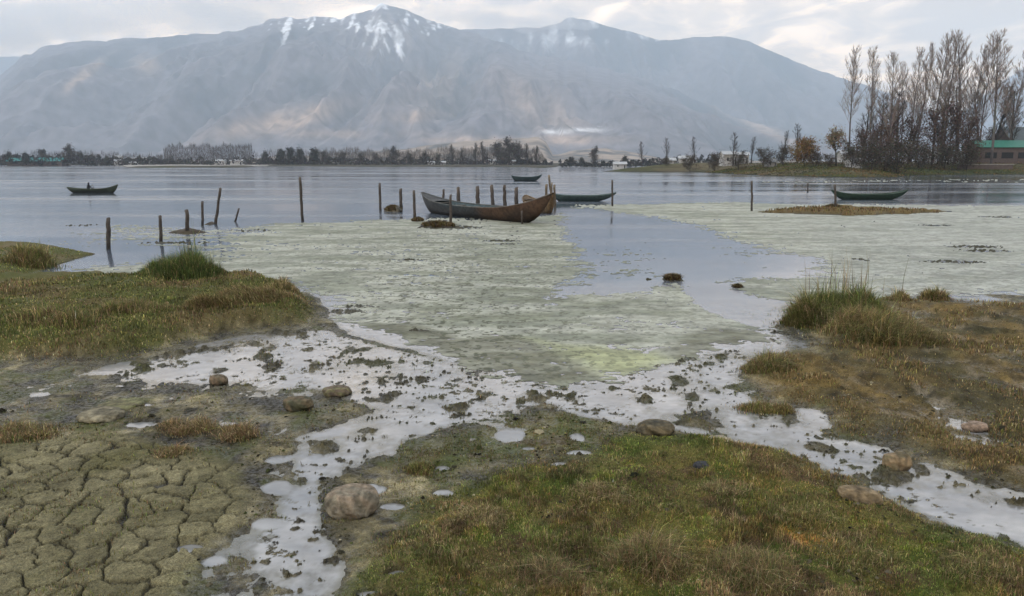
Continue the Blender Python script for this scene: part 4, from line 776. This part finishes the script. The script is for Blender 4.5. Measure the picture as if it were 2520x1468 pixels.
# ------------------------------------------------------------------ rocks
def rock(u, v, wpx, hpx, label, seed, col, col2=(.10, .085, .055), name='rock', flat=1.0, sink=.25, yaw=0, group=None, sq=1.0):
    import bmesh
    x, y, _ = G(u, v + hpx * .2); bm = bmesh.new(); bmesh.ops.create_icosphere(bm, subdivisions=5, radius=1.0); V = np.array([q_.co[:] for q_ in bm.verts]); F = np.array([[w_.index for w_ in f_.verts] for f_ in bm.faces]); bm.free()
    dist = math.hypot(x, y); a = wpx / 2 * dist / FPX * 1.02; hz = hpx * dist / FPX * .62
    n = fbm(V[:, 0] * 1.1 + seed * 3.3 + V[:, 2] * .7, V[:, 1] * 1.1 - V[:, 2] * .9, seed, 4); n2 = fbm(V[:, 0] * 4 + V[:, 2] * 3, V[:, 1] * 4 - V[:, 2] * 2, seed + 3, 3)
    P = np.sign(V) * np.abs(V) ** .93; P = P * (1 + .34 * n + .06 * n2)[:, None]; P[:, 2] = np.where(P[:, 2] > .62, .62 + (P[:, 2] - .62) * .45, P[:, 2]); P[:, 2] *= 1.12; cs, sn = math.cos(yaw), math.sin(yaw)
    Q = np.stack([P[:, 0] * a, P[:, 1] * a * .8 * sq, P[:, 2] * hz], 1); Q = np.stack([Q[:, 0] * cs - Q[:, 1] * sn, Q[:, 0] * sn + Q[:, 1] * cs, Q[:, 2]], 1)
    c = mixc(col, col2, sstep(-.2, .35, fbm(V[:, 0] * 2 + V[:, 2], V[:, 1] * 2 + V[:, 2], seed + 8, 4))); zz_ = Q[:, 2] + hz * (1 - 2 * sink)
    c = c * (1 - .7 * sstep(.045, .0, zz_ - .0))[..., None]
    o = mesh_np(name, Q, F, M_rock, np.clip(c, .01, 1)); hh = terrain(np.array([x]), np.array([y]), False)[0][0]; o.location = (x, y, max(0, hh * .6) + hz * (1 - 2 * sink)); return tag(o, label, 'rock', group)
rock(866, 1250, 122, 74, 'largest reddish brown boulder standing beside the near stream', 3, (.205, .165, .12), (.15, .135, .10), 'boulder', sink=.2)
rock(735, 1002, 66, 32, 'brown rock at the edge of the white shallow sheet', 5, (.11, .085, .05), (.055, .055, .03), sink=.2)
rock(830, 967, 66, 26, 'mossy rounded rock lying in the white shallow sheet', 6, (.13, .12, .06), (.11, .085, .06), sink=.25)
rock(538, 940, 40, 26, 'small brown stone near the grassy bank foot', 8, (.16, .12, .08))
rock(2205, 1146, 58, 44, 'small round tan rock in the narrow stream', 9, (.19, .14, .08), (.12, .10, .055))
rock(2108, 1238, 96, 42, 'flat tan slab lying in the green grass', 11, (.20, .155, .095), (.13, .10, .06), yaw=-.55, sq=.45)
rock(1612, 1062, 96, 34, 'brown mud hummock at the stream bend', 12, (.10, .08, .045), (.05, .045, .028))  # hummock of mud, modelled with the rock shape
rock(255, 1028, 96, 22, 'flat pale mud slab above the cracked ground', 13, (.2, .18, .12), (.1, .09, .06))
rock(300, 1000, 88, 16, 'flat olive slab behind the pale one', 14, (.14, .14, .07), (.1, .09, .05))
rock(1770, 1098, 60, 20, 'pale flat stone half sunk beside the stream', 15, (.28, .25, .2), (.2, .17, .12))
rock(1730, 1165, 46, 20, 'dark bluish stone lying in the grass', 16, (.04, .045, .055), (.03, .03, .035))
rock(2400, 1055, 44, 22, 'pinkish stone on the brown marsh', 17, (.24, .18, .135), (.15, .11, .08))
rock(52, 750, 13, 10, 'tiny white scrap of litter on the grassy bank', 18, (.75, .72, .68), (.6, .56, .5), sink=.1)  # white litter, modelled with the rock shape
rock(10, 862, 34, 8, 'pale flat stone at the foot of the grassy bank', 19, (.35, .3, .24))
# ------------------------------------------------------------------ grass
def blades(name, x, y, z, hgt, wid, col, rng, lean=.35, droop=.5, bend=None, parent=None):
    n = len(x); a = rng.random(n) * 6.2832; la = rng.random(n) * 6.2832; lm = np.abs(rng.normal(0, lean, n)) * hgt
    dx = np.cos(la) * lm; dy = np.sin(la) * lm
    if bend is not None: dx = dx + bend[0] * hgt; dy = dy + bend[1] * hgt
    wx = np.cos(a) * wid / 2; wy = np.sin(a) * wid / 2; V = np.empty((n, 5, 3))
    V[:, 0] = np.stack([x - wx, y - wy, z - .01], 1); V[:, 1] = np.stack([x + wx, y + wy, z - .01], 1)
    mx_, my_, mz = x + dx * .35, y + dy * .35, z + hgt * .6
    V[:, 2] = np.stack([mx_ + wx * .75, my_ + wy * .75, mz], 1); V[:, 3] = np.stack([mx_ - wx * .75, my_ - wy * .75, mz], 1)
    V[:, 4] = np.stack([x + dx * (1 + droop * .5), y + dy * (1 + droop * .5), z + hgt * (1 - droop * np.clip(lm / hgt, 0, 1.2) * .5)], 1)
    b_ = np.arange(n)[:, None] * 5; F = np.concatenate([b_ + [[0, 1, 2]], b_ + [[0, 2, 3]], b_ + [[3, 2, 4]]])
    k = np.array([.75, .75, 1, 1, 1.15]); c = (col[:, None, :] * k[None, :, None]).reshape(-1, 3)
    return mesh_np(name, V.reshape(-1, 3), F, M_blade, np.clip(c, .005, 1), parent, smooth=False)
GREEN = np.array((.125, .16, .04)); OLIVE = np.array((.19, .175, .058)); STRAW = np.array((.36, .285, .16)); BROWN = np.array((.19, .12, .07)); RUST = np.array((.20, .135, .058)); DKG = np.array((.06, .09, .025))
def field(name, poly, n, r0, r1, a0, a1, hf, colf, label, seed, thr=.0, soft=.5, zone='df', minw=.55):
    rng = np.random.default_rng(seed); d_ = rng.uniform(math.atan(EYE / r1), math.atan(EYE / r0), n); r_ = EYE / np.tan(d_); t_ = rng.uniform(R(a0), R(a1), n); x = r_ * np.sin(t_); y = r_ * np.cos(t_)
    h, Z = terrain(x, y, False); k = (Z[zone] > thr + soft * (rng.random(n) - .5)) & (h > .0); x, y, h, r_ = x[k], y[k], h[k], r_[k]
    hg = hf(x, y, rng, Z['nm'][k], Z['nl'][k], Z[zone][k]); kk = hg > .006; x, y, h, r_, hg = x[kk], y[kk], h[kk], r_[kk], hg[kk]
    wd = np.maximum(.0035, minw * r_ / 745 * rng.uniform(.6, 1.3, len(x))); c = colf(x, y, rng)
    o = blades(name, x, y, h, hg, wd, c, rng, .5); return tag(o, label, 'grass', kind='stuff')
def pick(cols, w_, rng, n):
    w_ = np.clip(np.array(w_), 0.001, None); w_ = w_ / w_.sum(0); u = rng.random(n); cs = np.cumsum(w_, 0); idx = (u[None] > cs).sum(0).clip(0, len(cols) - 1); return np.array(cols)[idx] * np.exp(rng.normal(-.08, .5, (n, 1)))
def fore_h(x, y, rng, nm, nl, d):
    tuft = sstep(.0, .35, fbm(x / .45, y / .45, 201, 3)); near = np.exp(-(((x - 1.3) / 1.4) ** 2 + ((y - 4.9) / .8) ** 2))
    return .8 * (.008 + .026 * rng.random(len(x)) * (.4 + 1.8 * sstep(-.2, .4, fbm(x / .15, y / .15, 213, 3))) + tuft * .045 * rng.random(len(x)) + .08 * near * rng.random(len(x)) * tuft) * np.clip(.4 + d * 2, .3, 1)
YST = GP([(1930, 1335), (1990, 1345), (2060, 1375), (2130, 1400), (2110, 1410), (2020, 1385), (1950, 1355)])
def fore_c(x, y, rng):
    n1_ = fbm(x / .5, y / .5, 62, 4); tuft = sstep(.0, .35, fbm(x / .45, y / .45, 201, 3)); near = np.exp(-(((x - 1.2) / 1.6) ** 2 + ((y - 4.9) / .9) ** 2))
    yk = np.exp(-((sdf(YST, x, y).clip(None, 0)) / .05) ** 2); return (1 + yk[:, None] * np.array([[1.3, .75, 0]])) * pick([GREEN, OLIVE, STRAW, BROWN, DKG], [.9 - 3.2 * n1_ - .5 * near, .8 + 0 * x, .10 + .45 * tuft + .25 * near, .55 + .9 * tuft + 1.2 * near + 1.8 * n1_, .7 + 0 * x], rng, len(x)) * (1 + .9 * fbm(x / .14, y / .16, 211, 3) + .35 * fbm(x / .6, y / .6, 212, 3)).clip(.2, 2.2)[:, None] * np.where(fbm(x / .28, y / .3, 216, 3) > .16, 1.45, 1.12)[:, None] * np.where((fbm(x / .3, y / .3, 217, 3) > .1)[:, None], np.array([[1.1, 1.08, .8]]), 1)
field('grass', FORE, 330000, 3.9, 10.5, -14, 38, fore_h, fore_c, 'short mossy green and brown grass filling the near shore', 1, minw=.5)
def l_h(x, y, rng, nm, nl, d): return (.018 + .055 * rng.random(len(x)) * (.4 + sstep(-.2, .3, fbm(x / 1.2, y / 1.2, 203, 3)))) * np.clip(.4 + d, .3, 1)
def l_c(x, y, rng):
    n1_ = fbm(x / 1.1, y / 1.2, 63, 4); ed = sstep(12.5, 10, y) * 1.4 + sstep(-4.8, -3.2, x) * .5
    return pick([GREEN, OLIVE, STRAW, BROWN, DKG], [.32 - 1.2 * n1_, 1.0 + 0 * x, .14 + .35 * ed, .35 + .7 * ed + 2 * n1_, .4 + 0 * x], rng, len(x)) * (1 + .8 * fbm(x / .35, y / .45, 214, 3)).clip(.3, 2)[:, None]
field('bank_grass', LBANK, 120000, 8.5, 21, -42, -12, l_h, l_c, 'olive and straw coloured grass covering the grassy bank', 2, zone='dl', minw=.7)
def r_h(x, y, rng, nm, nl, d): 
    tf = sstep(-.05, .35, fbm(x / .8, y / .9, 205, 4)); return (.008 + .05 * rng.random(len(x)) * tf + .05 * tf * rng.random(len(x)) * sstep(8.5, 11, y)) * (rng.random(len(x)) < .35 + .6 * tf)
def r_c(x, y, rng):
    n1_ = fbm(x / .8, y / 1.0, 64, 4); return pick([GREEN, OLIVE, STRAW, BROWN, RUST], [.15 + 0 * x, .8 + n1_, .25 + 0 * x, .7 + n1_, .9 - n1_], rng, len(x))
field('marsh_grass', RBANK, 130000, 6.0, 19, 15, 43, r_h, r_c, 'rusty brown low marsh grass on the muddy flat', 3, zone='dr', minw=.65)
field('islet_grass', ISLE0, 16000, 17, 30, -44, -26, l_h, l_c, 'olive grass on the small far islet', 4, zone='d0', minw=.8)
field('mud_islet_grass', ISLE1, 9000, 38, 52, 15, 34, lambda x, y, rng, a, b_, c_: .05 + .12 * rng.random(len(x)), lambda x, y, rng: pick([OLIVE, BROWN, RUST], [.5 + 0 * x, 1 + 0 * x, .5 + 0 * x], rng, len(x)) * .8, 'brown grass on the long mud islet', 5, zone='d1', minw=.8)
def mud_h(x, y, rng, nm, nl, d): return (.010 + .03 * rng.random(len(x))) * (fbm(x / .35, y / .35, 207, 3) > .12)
field('moss_tufts', GREENMUD, 60000, 4.2, 13, -38, 20, mud_h, lambda x, y, rng: pick([GREEN, OLIVE, BROWN], [.8 + 0 * x, .8 + 0 * x, .8 + 0 * x], rng, len(x)), 'scattered moss and dead grass on the mud flats', 6, zone='ds', thr=.2, minw=.6)
field('mud_moss', GREENMUD, 90000, 6.0, 11.5, -18, 16, lambda x, y, rng, nm, nl, d: (.008 + .028 * rng.random(len(x))) * (fbm(x / .22, y / .22, 241, 3) > -.02), lambda x, y, rng: pick([GREEN, OLIVE, BROWN, DKG], [.5 + 0 * x, .9 + 0 * x, 1 + 0 * x, 1 + 0 * x], rng, len(x)) * .8, 'dark moss and dead grass between the small puddles', 7, zone='dg', thr=.1, minw=.5)
def tussock(u, v, rpx, hpx, n, mix, label, seed, name='grass_tussock', lean=.45, bend=None, squash=1.0, group='grass tussocks along the shore', power=1.0, tall=0):
    GREEN_ = 0; x0, y0, _ = G(u, v); dist = math.hypot(x0, y0); rw = rpx * dist / FPX; hw = hpx * dist / FPX * 1.05; rng = np.random.default_rng(seed)
    nc = int(rng.integers(9, 15)); ca = rng.random(nc) * 6.28; cq = np.sqrt(rng.random(nc)) * .85; cs_ = rng.uniform(.12, .32, nc); ch_ = rng.uniform(.35, 1.15, nc); ci = rng.integers(0, nc, n); fr = rng.random(n) < .25
    ox = np.where(fr, rng.normal(0, .55, n), cq[ci] * np.cos(ca[ci]) + rng.normal(0, 1, n) * cs_[ci]); oy = np.where(fr, rng.normal(0, .5, n), cq[ci] * np.sin(ca[ci]) + rng.normal(0, 1, n) * cs_[ci]); q_ = np.clip(np.hypot(ox, oy), 0, 1.25); x = ox * rw; y = oy * rw * .75; hh = terrain(x + x0, y + y0, False)[0]; hh = np.maximum(hh, 0)
    irr = 1 + .5 * fbm(x / (rw * .45) + seed, y / (rw * .45), seed, 3); hg = hw * np.clip(1 - .72 * q_ ** 1.5, .08, 1) * np.where(fr, rng.uniform(.2, .8, n), ch_[ci] * rng.uniform(.6, 1.2, n)) * irr * squash + .015
    if tall:
        kx = rng.random(n) < tall; hg = np.where(kx, hg * rng.uniform(1.3, 2.1, n), hg)
    c = pick([GREEN, OLIVE, STRAW, BROWN, DKG, RUST], [m_ + 0 * x for m_ in mix], rng, n) * (.75 + .5 * ch_[ci])[:, None]
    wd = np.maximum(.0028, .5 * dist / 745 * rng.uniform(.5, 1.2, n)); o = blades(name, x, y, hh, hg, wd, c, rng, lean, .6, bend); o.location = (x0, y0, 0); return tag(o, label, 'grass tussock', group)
tussock(455, 702, 88, 56, 11000, (.35, .35, .04, .2, 2.2, 0), 'dark green tussock on top of the grassy bank', 301, tall=.03)
tussock(400, 700, 50, 40, 4500, (.3, .4, .05, .2, 2.2, 0), 'smaller dark green tussock leaning against the bank top one', 302)
tussock(75, 660, 52, 52, 3500, (.3, .8, .2, .7, .6, 0), 'ragged brown green tussock on the small far islet', 303)
tussock(620, 770, 95, 42, 8000, (.3, .6, 1.0, 1.0, .5, 0), 'straw coloured overhanging tuft at the end of the grassy bank', 304, bend=(-.1, -.5), lean=.5)
tussock(530, 790, 70, 36, 5000, (.3, .7, .9, .9, .5, 0), 'straw coloured tuft spilling down the bank edge', 305, bend=(.1, -.5))
tussock(700, 740, 45, 28, 2600, (.3, .7, .6, .9, .4, .1), 'brown tuft at the water corner of the bank', 306)
tussock(330, 800, 90, 34, 5200, (.4, .7, .5, 1.0, .8, 0), 'dark brown tuft along the low edge of the bank', 307)
tussock(150, 830, 110, 36, 6200, (.4, .7, .4, 1.0, .9, 0), 'wide dark tuft low on the bank near the picture edge', 308)
tussock(2062, 778, 104, 78, 13000, (.7, .7, .2, .3, 1.5, 0), 'largest bushy green tussock beside the marsh', 309, tall=.02, lean=.6)
tussock(1985, 800, 58, 74, 6500, (.4, .6, .5, .6, 1.0, 0), 'dark drooping tussock at the water side of the largest one', 310, bend=(-.25, -.2))
tussock(2105, 830, 80, 66, 6500, (.4, .7, .8, .9, .4, .2), 'straw brown tuft in front of the largest tussock', 311, bend=(0, -.25))
tussock(2185, 845, 100, 96, 10000, (.4, .9, .4, .7, .6, .6), 'rounded rusty green tussock with dark base', 312, lean=.85)
tussock(1890, 915, 58, 52, 4200, (.4, .8, .5, .9, .7, .1), 'spiky brown tussock standing at the stream mouth', 313, lean=.75)
tussock(2298, 738, 34, 38, 2200, (.2, .8, .2, .9, .5, .3), 'small spiky tuft in front of the bright puddle strip', 314, lean=.7)
tussock(2205, 742, 32, 26, 1500, (.2, .6, .4, 1, .4, .4), 'little brown tuft beside the bright puddle strip', 315)
tussock(1860, 1010, 50, 26, 1800, (.4, 1, .2, 1, .4, .3), 'low mossy clump poking into the stream', 316)
tussock(1925, 1015, 34, 24, 1200, (.2, .8, .2, 1, .5, .4), 'small brown clump beside the mossy one in the stream', 317)
tussock(470, 1060, 70, 34, 2400, (.1, .4, .6, 1.2, .3, .3), 'sparse reddish tuft at the far edge of the cracked mud', 318, lean=.8)
tussock(585, 1075, 58, 40, 2000, (.05, .3, .5, 1.3, .4, .1), 'sparse dark brown tuft beside the cracked mud', 319, lean=.9)
tussock(430, 1130, 52, 24, 1300, (.2, .5, .4, 1.2, .3, .2), 'low sparse tuft growing in the cracked mud', 320, lean=.9)
tussock(60, 1075, 90, 34, 2600, (.4, .6, .5, 1.2, .3, .3), 'reddish tuft at the edge of the cracked mud', 321, lean=.8)
tussock(1040, 1165, 45, 28, 1500, (.8, .8, .1, .8, .4, .2), 'green and brown clump left of the white puddle', 322)
for i, (u, v, rr_, hh_, mx_, lb) in enumerate([
    (1340, 1440, 120, 70, (.15, .5, .25, 1.5, .9, 0), 'dead brown clump at the bottom of the view, nearest the stream'), (1600, 1420, 120, 90, (.15, .5, .3, 1.5, .9, .1), 'tall dead brown clump in the near grass'), (1850, 1440, 130, 80, (.2, .6, .3, 1.3, .9, .2), 'brown green clump beside the yellow grass streak'),
    (1180, 1300, 90, 40, (.3, .6, .8, 1.0, .3, 0), 'straw tinted clump beside the wet mud'), (1480, 1240, 110, 40, (.3, .7, .6, 1.0, .4, 0), 'brown clump in the middle of the green grass'), (1780, 1245, 60, 34, (.3, .6, .6, 1.0, .5, 0), 'dark clump near the bluish stone'),
    (2100, 1400, 120, 40, (.8, .9, .3, .6, .4, .1), 'green clump low in the corner of the near grass'), (2380, 1420, 120, 36, (.6, .9, .4, .8, .4, .1), 'olive clump nearest the corner of the view'), (1990, 1300, 80, 26, (.8, .9, .3, .6, .4, .1), 'green clump below the flat tan slab')]):
    tussock(u, v, rr_, hh_, 4200 if hh_ > 60 else 2600, mx_, lb, 330 + i, lean=.9, squash=.72, group='clumps in the near grass')
rng = np.random.default_rng(91); n = 26000; d_ = rng.uniform(R(14), R(38), n); r_ = EYE / np.tan(d_); t_ = rng.uniform(R(-42), R(42), n); x = r_ * np.sin(t_); y = r_ * np.cos(t_); h, Z = terrain(x, y, False)
cl = fbm(x / .5, y / .5, 221, 4); k = (h > .002) & (h < .09) & (Z['ds'] > 0) & (Z['dc'] < .1) & (rng.random(n) < sstep(-.2, .4, cl)); x, y, h, r_ = x[k], y[k], h[k], r_[k]; n = len(x); sz = rng.lognormal(math.log(.008), .55, n)
oc = np.array([(1, 0, 0), (0, 1, 0), (-1, 0, 0), (0, -1, 0), (0, 0, .8), (.7, .7, .3), (-.7, .6, .35), (-.6, -.7, .2), (.6, -.7, .3)]); V = oc[None] * sz[:, None, None] * rng.uniform(.6, 1.4, (n, 9, 3)); V[:, :, 0] += x[:, None]; V[:, :, 1] += y[:, None]; V[:, :, 2] += h[:, None]
fc = np.array([(0, 5, 4), (5, 1, 4), (1, 6, 4), (6, 2, 4), (2, 7, 4), (7, 3, 4), (3, 8, 4), (8, 0, 4)]); F = (np.arange(n)[:, None, None] * 9 + fc[None]).reshape(-1, 3)
c = np.repeat(pick([(.03, .028, .018), (.10, .09, .06), (.2, .18, .13), (.05, .06, .02)], [1 + 0 * x, 1 + 0 * x, .3 + 0 * x, .7 + 0 * x], rng, n), 9, 0)
o = mesh_np('mud_debris', V.reshape(-1, 3), F, M_leaf, np.clip(c, .01, 1), smooth=False); tag(o, 'clods, bits of weed and grit strewn over the wet mud', 'debris', kind='stuff')
# tall thin reed stems over the large tussock
rng = np.random.default_rng(77); x0, y0, _ = G(2080, 770); n = 46; x = rng.normal(0, .35, n); y = rng.normal(0, .25, n)
o = blades('reed_stems', x, y, np.full(n, .1), rng.uniform(.7, 1.25, n), np.full(n, .012), pick([OLIVE, BROWN, STRAW], [1 + 0 * x, 1 + 0 * x, 1 + 0 * x], rng, n) * .8, rng, .12, .2); o.location = (x0, y0, 0); tag(o, 'thin reed stems rising above the largest tussock', 'reeds', kind='stuff')
# weed mounds and floating log near the boats
def mound(u, v, wpx, hpx, dpx, label, seed, name='weed_mound', tilt=0.0, col=(.075, .062, .038), col2=(.03, .026, .017)):
    x, y, _ = G(u, v); dist = y; a = wpx / 2 * dist / FPX; h_ = hpx * dist / FPX; dd = dpx; th_ = np.linspace(0, 2 * math.pi, 49)[:-1]; rr = np.linspace(0, 1, 14); V = [(0, 0, h_)]
    for r_ in rr[1:]:
        for t_ in th_: V.append((r_ * math.cos(t_) * a, r_ * math.sin(t_) * dd, h_ * (1 - r_ ** 1.7)))
    V = np.array(V); n = fbm(V[:, 0] * 2.2 + seed, V[:, 1] * 2.2, seed, 4); n2 = fbm(V[:, 0] * 9, V[:, 1] * 9, seed + 4, 3); e_ = np.clip(np.hypot(V[:, 0] / a, V[:, 1] / dd), 0, 1); V[:, 2] += (.9 * n + .5 * n2) * h_ * (1 - e_ * .6); V[:, 2] -= .05 * (e_ > .97); V[:, :2] *= (1 + .35 * fbm(V[:, 0] / a * 1.5, V[:, 1] / dd * 1.5, seed + 6, 3))[:, None]
    cs, sn = math.cos(tilt), math.sin(tilt); V[:, :2] = np.stack([V[:, 0] * cs - V[:, 1] * sn, V[:, 0] * sn + V[:, 1] * cs], 1)
    F = [(1 + i * 48 + k, 1 + (i + 1) * 48 + k, 1 + (i + 1) * 48 + (k + 1) % 48, 1 + i * 48 + (k + 1) % 48) for i in range(12) for k in range(48)]
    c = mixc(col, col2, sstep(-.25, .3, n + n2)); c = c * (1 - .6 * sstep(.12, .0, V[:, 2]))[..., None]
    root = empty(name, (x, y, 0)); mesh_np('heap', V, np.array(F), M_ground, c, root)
    rng = np.random.default_rng(seed); m = int(2200 * wpx / 60); q_ = rng.random(m) ** .5 * .9; t_ = rng.random(m) * 6.283; bx = q_ * np.cos(t_) * a; by = q_ * np.sin(t_) * dd; bxr, byr = bx * cs - by * sn, bx * sn + by * cs
    blades('weeds', bxr, byr, h_ * (1 - q_ ** 1.7) * .8, rng.uniform(.06, .22, m) * min(1, wpx / 60), np.full(m, .03), pick([OLIVE, BROWN, STRAW], [1 + 0 * bx, 1.2 + 0 * bx, .35 + 0 * bx], rng, m) * .55, rng, .7, .5, parent=root)
    return tag(root, label, 'weed mound', 'weed heaps floating by the boats')
mound(968, 521, 58, 15, .5, 'tan weed heap beyond the stern of the long boat', 401, tilt=-.7, col=(.12, .10, .06), col2=(.05, .045, .03))
mound(1028, 545, 34, 9, .35, 'small dark weed heap at the stern pole', 402)
mound(1078, 560, 96, 12, .4, 'long dark weed covered log floating before the long boat', 403, tilt=-.25)
mound(1655, 690, 44, 7, .16, 'small flat weed raft with a stick in the blue water', 404, col=(.14, .13, .05))
post(1668, 688, 1674, 674, 4, 'short stick poking out of the small weed raft', None, 'stick')
mound(1815, 708, 22, 5, .1, 'tiny dark clod at the edge of the blue water', 405)
mound(2050, 517, 60, 12, .6, 'grassy hump on the long mud islet', 406, col=(.11, .085, .03))
# ------------------------------------------------------------------ clouds on the peaks and the air
M_cloud = bpy.data.materials.new('cloud_vapour'); M_cloud.use_nodes = True; t = M_cloud.node_tree; t.nodes.clear(); ou = t.nodes.new('ShaderNodeOutputMaterial'); pv = t.nodes.new('ShaderNodeVolumePrincipled'); t.links.new(pv.outputs[0], ou.inputs['Volume'])
pv.inputs['Color'].default_value = (1, 1, 1, 1); pv.inputs['Density'].default_value = .0016; pv.inputs['Anisotropy'].default_value = 0.0
def cloud(name, blobs, Yd, label, vox=45, seed=1):
    import bmesh
    bm = bmesh.new(); rng = np.random.default_rng(seed)
    for (u, v, ru, rv) in blobs:
        x, _, z = AT(u, v, Yd); a = ru * Yd / 1863; c_ = rv * Yd / 1863; st = len(bm.verts)
        r_ = bmesh.ops.create_icosphere(bm, subdivisions=3, radius=1.0); yo = rng.normal(0, a * .2)
        for q_ in r_['verts']:
            p = q_.co; k = 1 + .5 * float(fbm(np.array([p.x * 1.6 + u]), np.array([p.y * 1.6 + p.z * 2.1]), seed, 3)[0]); q_.co = (x + p.x * a * k, Yd + yo + p.y * min(a, 260) * k, z + p.z * c_ * k)
    me = bpy.data.meshes.new(name); bm.to_mesh(me); bm.free(); me.materials.append(M_cloud); o = bpy.data.objects.new(name, me); COL.objects.link(o)
    md = o.modifiers.new('remesh', 'REMESH'); md.mode = 'VOXEL'; md.voxel_size = vox
    return tag(o, label, 'cloud', kind='stuff')
cloud('cloud', [(-60, 70, 120, 62), (60, 62, 110, 58), (170, 42, 110, 46), (300, 40, 120, 50), (420, 34, 120, 48), (540, 28, 120, 46), (640, 16, 110, 42), (730, 2, 90, 30), (830, -6, 90, 34), (200, -20, 260, 50), (520, -30, 260, 50)], 5600, 'cloud bank lying along the hidden crest of the range', seed=3)
cloud('cloud', [(1060, -16, 60, 26), (1130, 12, 90, 50), (1210, 20, 90, 50), (1290, 24, 80, 46), (1350, 38, 55, 32), (1395, 56, 36, 18), (1180, -30, 180, 30), (1440, 66, 40, 9)], 7300, 'white cloud tongue spilling over the saddle beside the peak', vox=40, seed=5)
M_haze = bpy.data.materials.new('haze_air'); M_haze.use_nodes = True; t = M_haze.node_tree; t.nodes.clear(); ou = t.nodes.new('ShaderNodeOutputMaterial'); pv = t.nodes.new('ShaderNodeVolumePrincipled'); t.links.new(pv.outputs[0], ou.inputs['Volume'])
pv.inputs['Color'].default_value = HAZE_COL; pv.inputs['Density'].default_value = HAZE; pv.inputs['Anisotropy'].default_value = 0.0
V, F = [], []; box(V, F, (0, 5000, 1245), (36000, 18600, 2510)); o = part('haze', V, F, M_haze, None); tag(o, 'thin bluish haze filling the valley air', 'haze', kind='stuff')
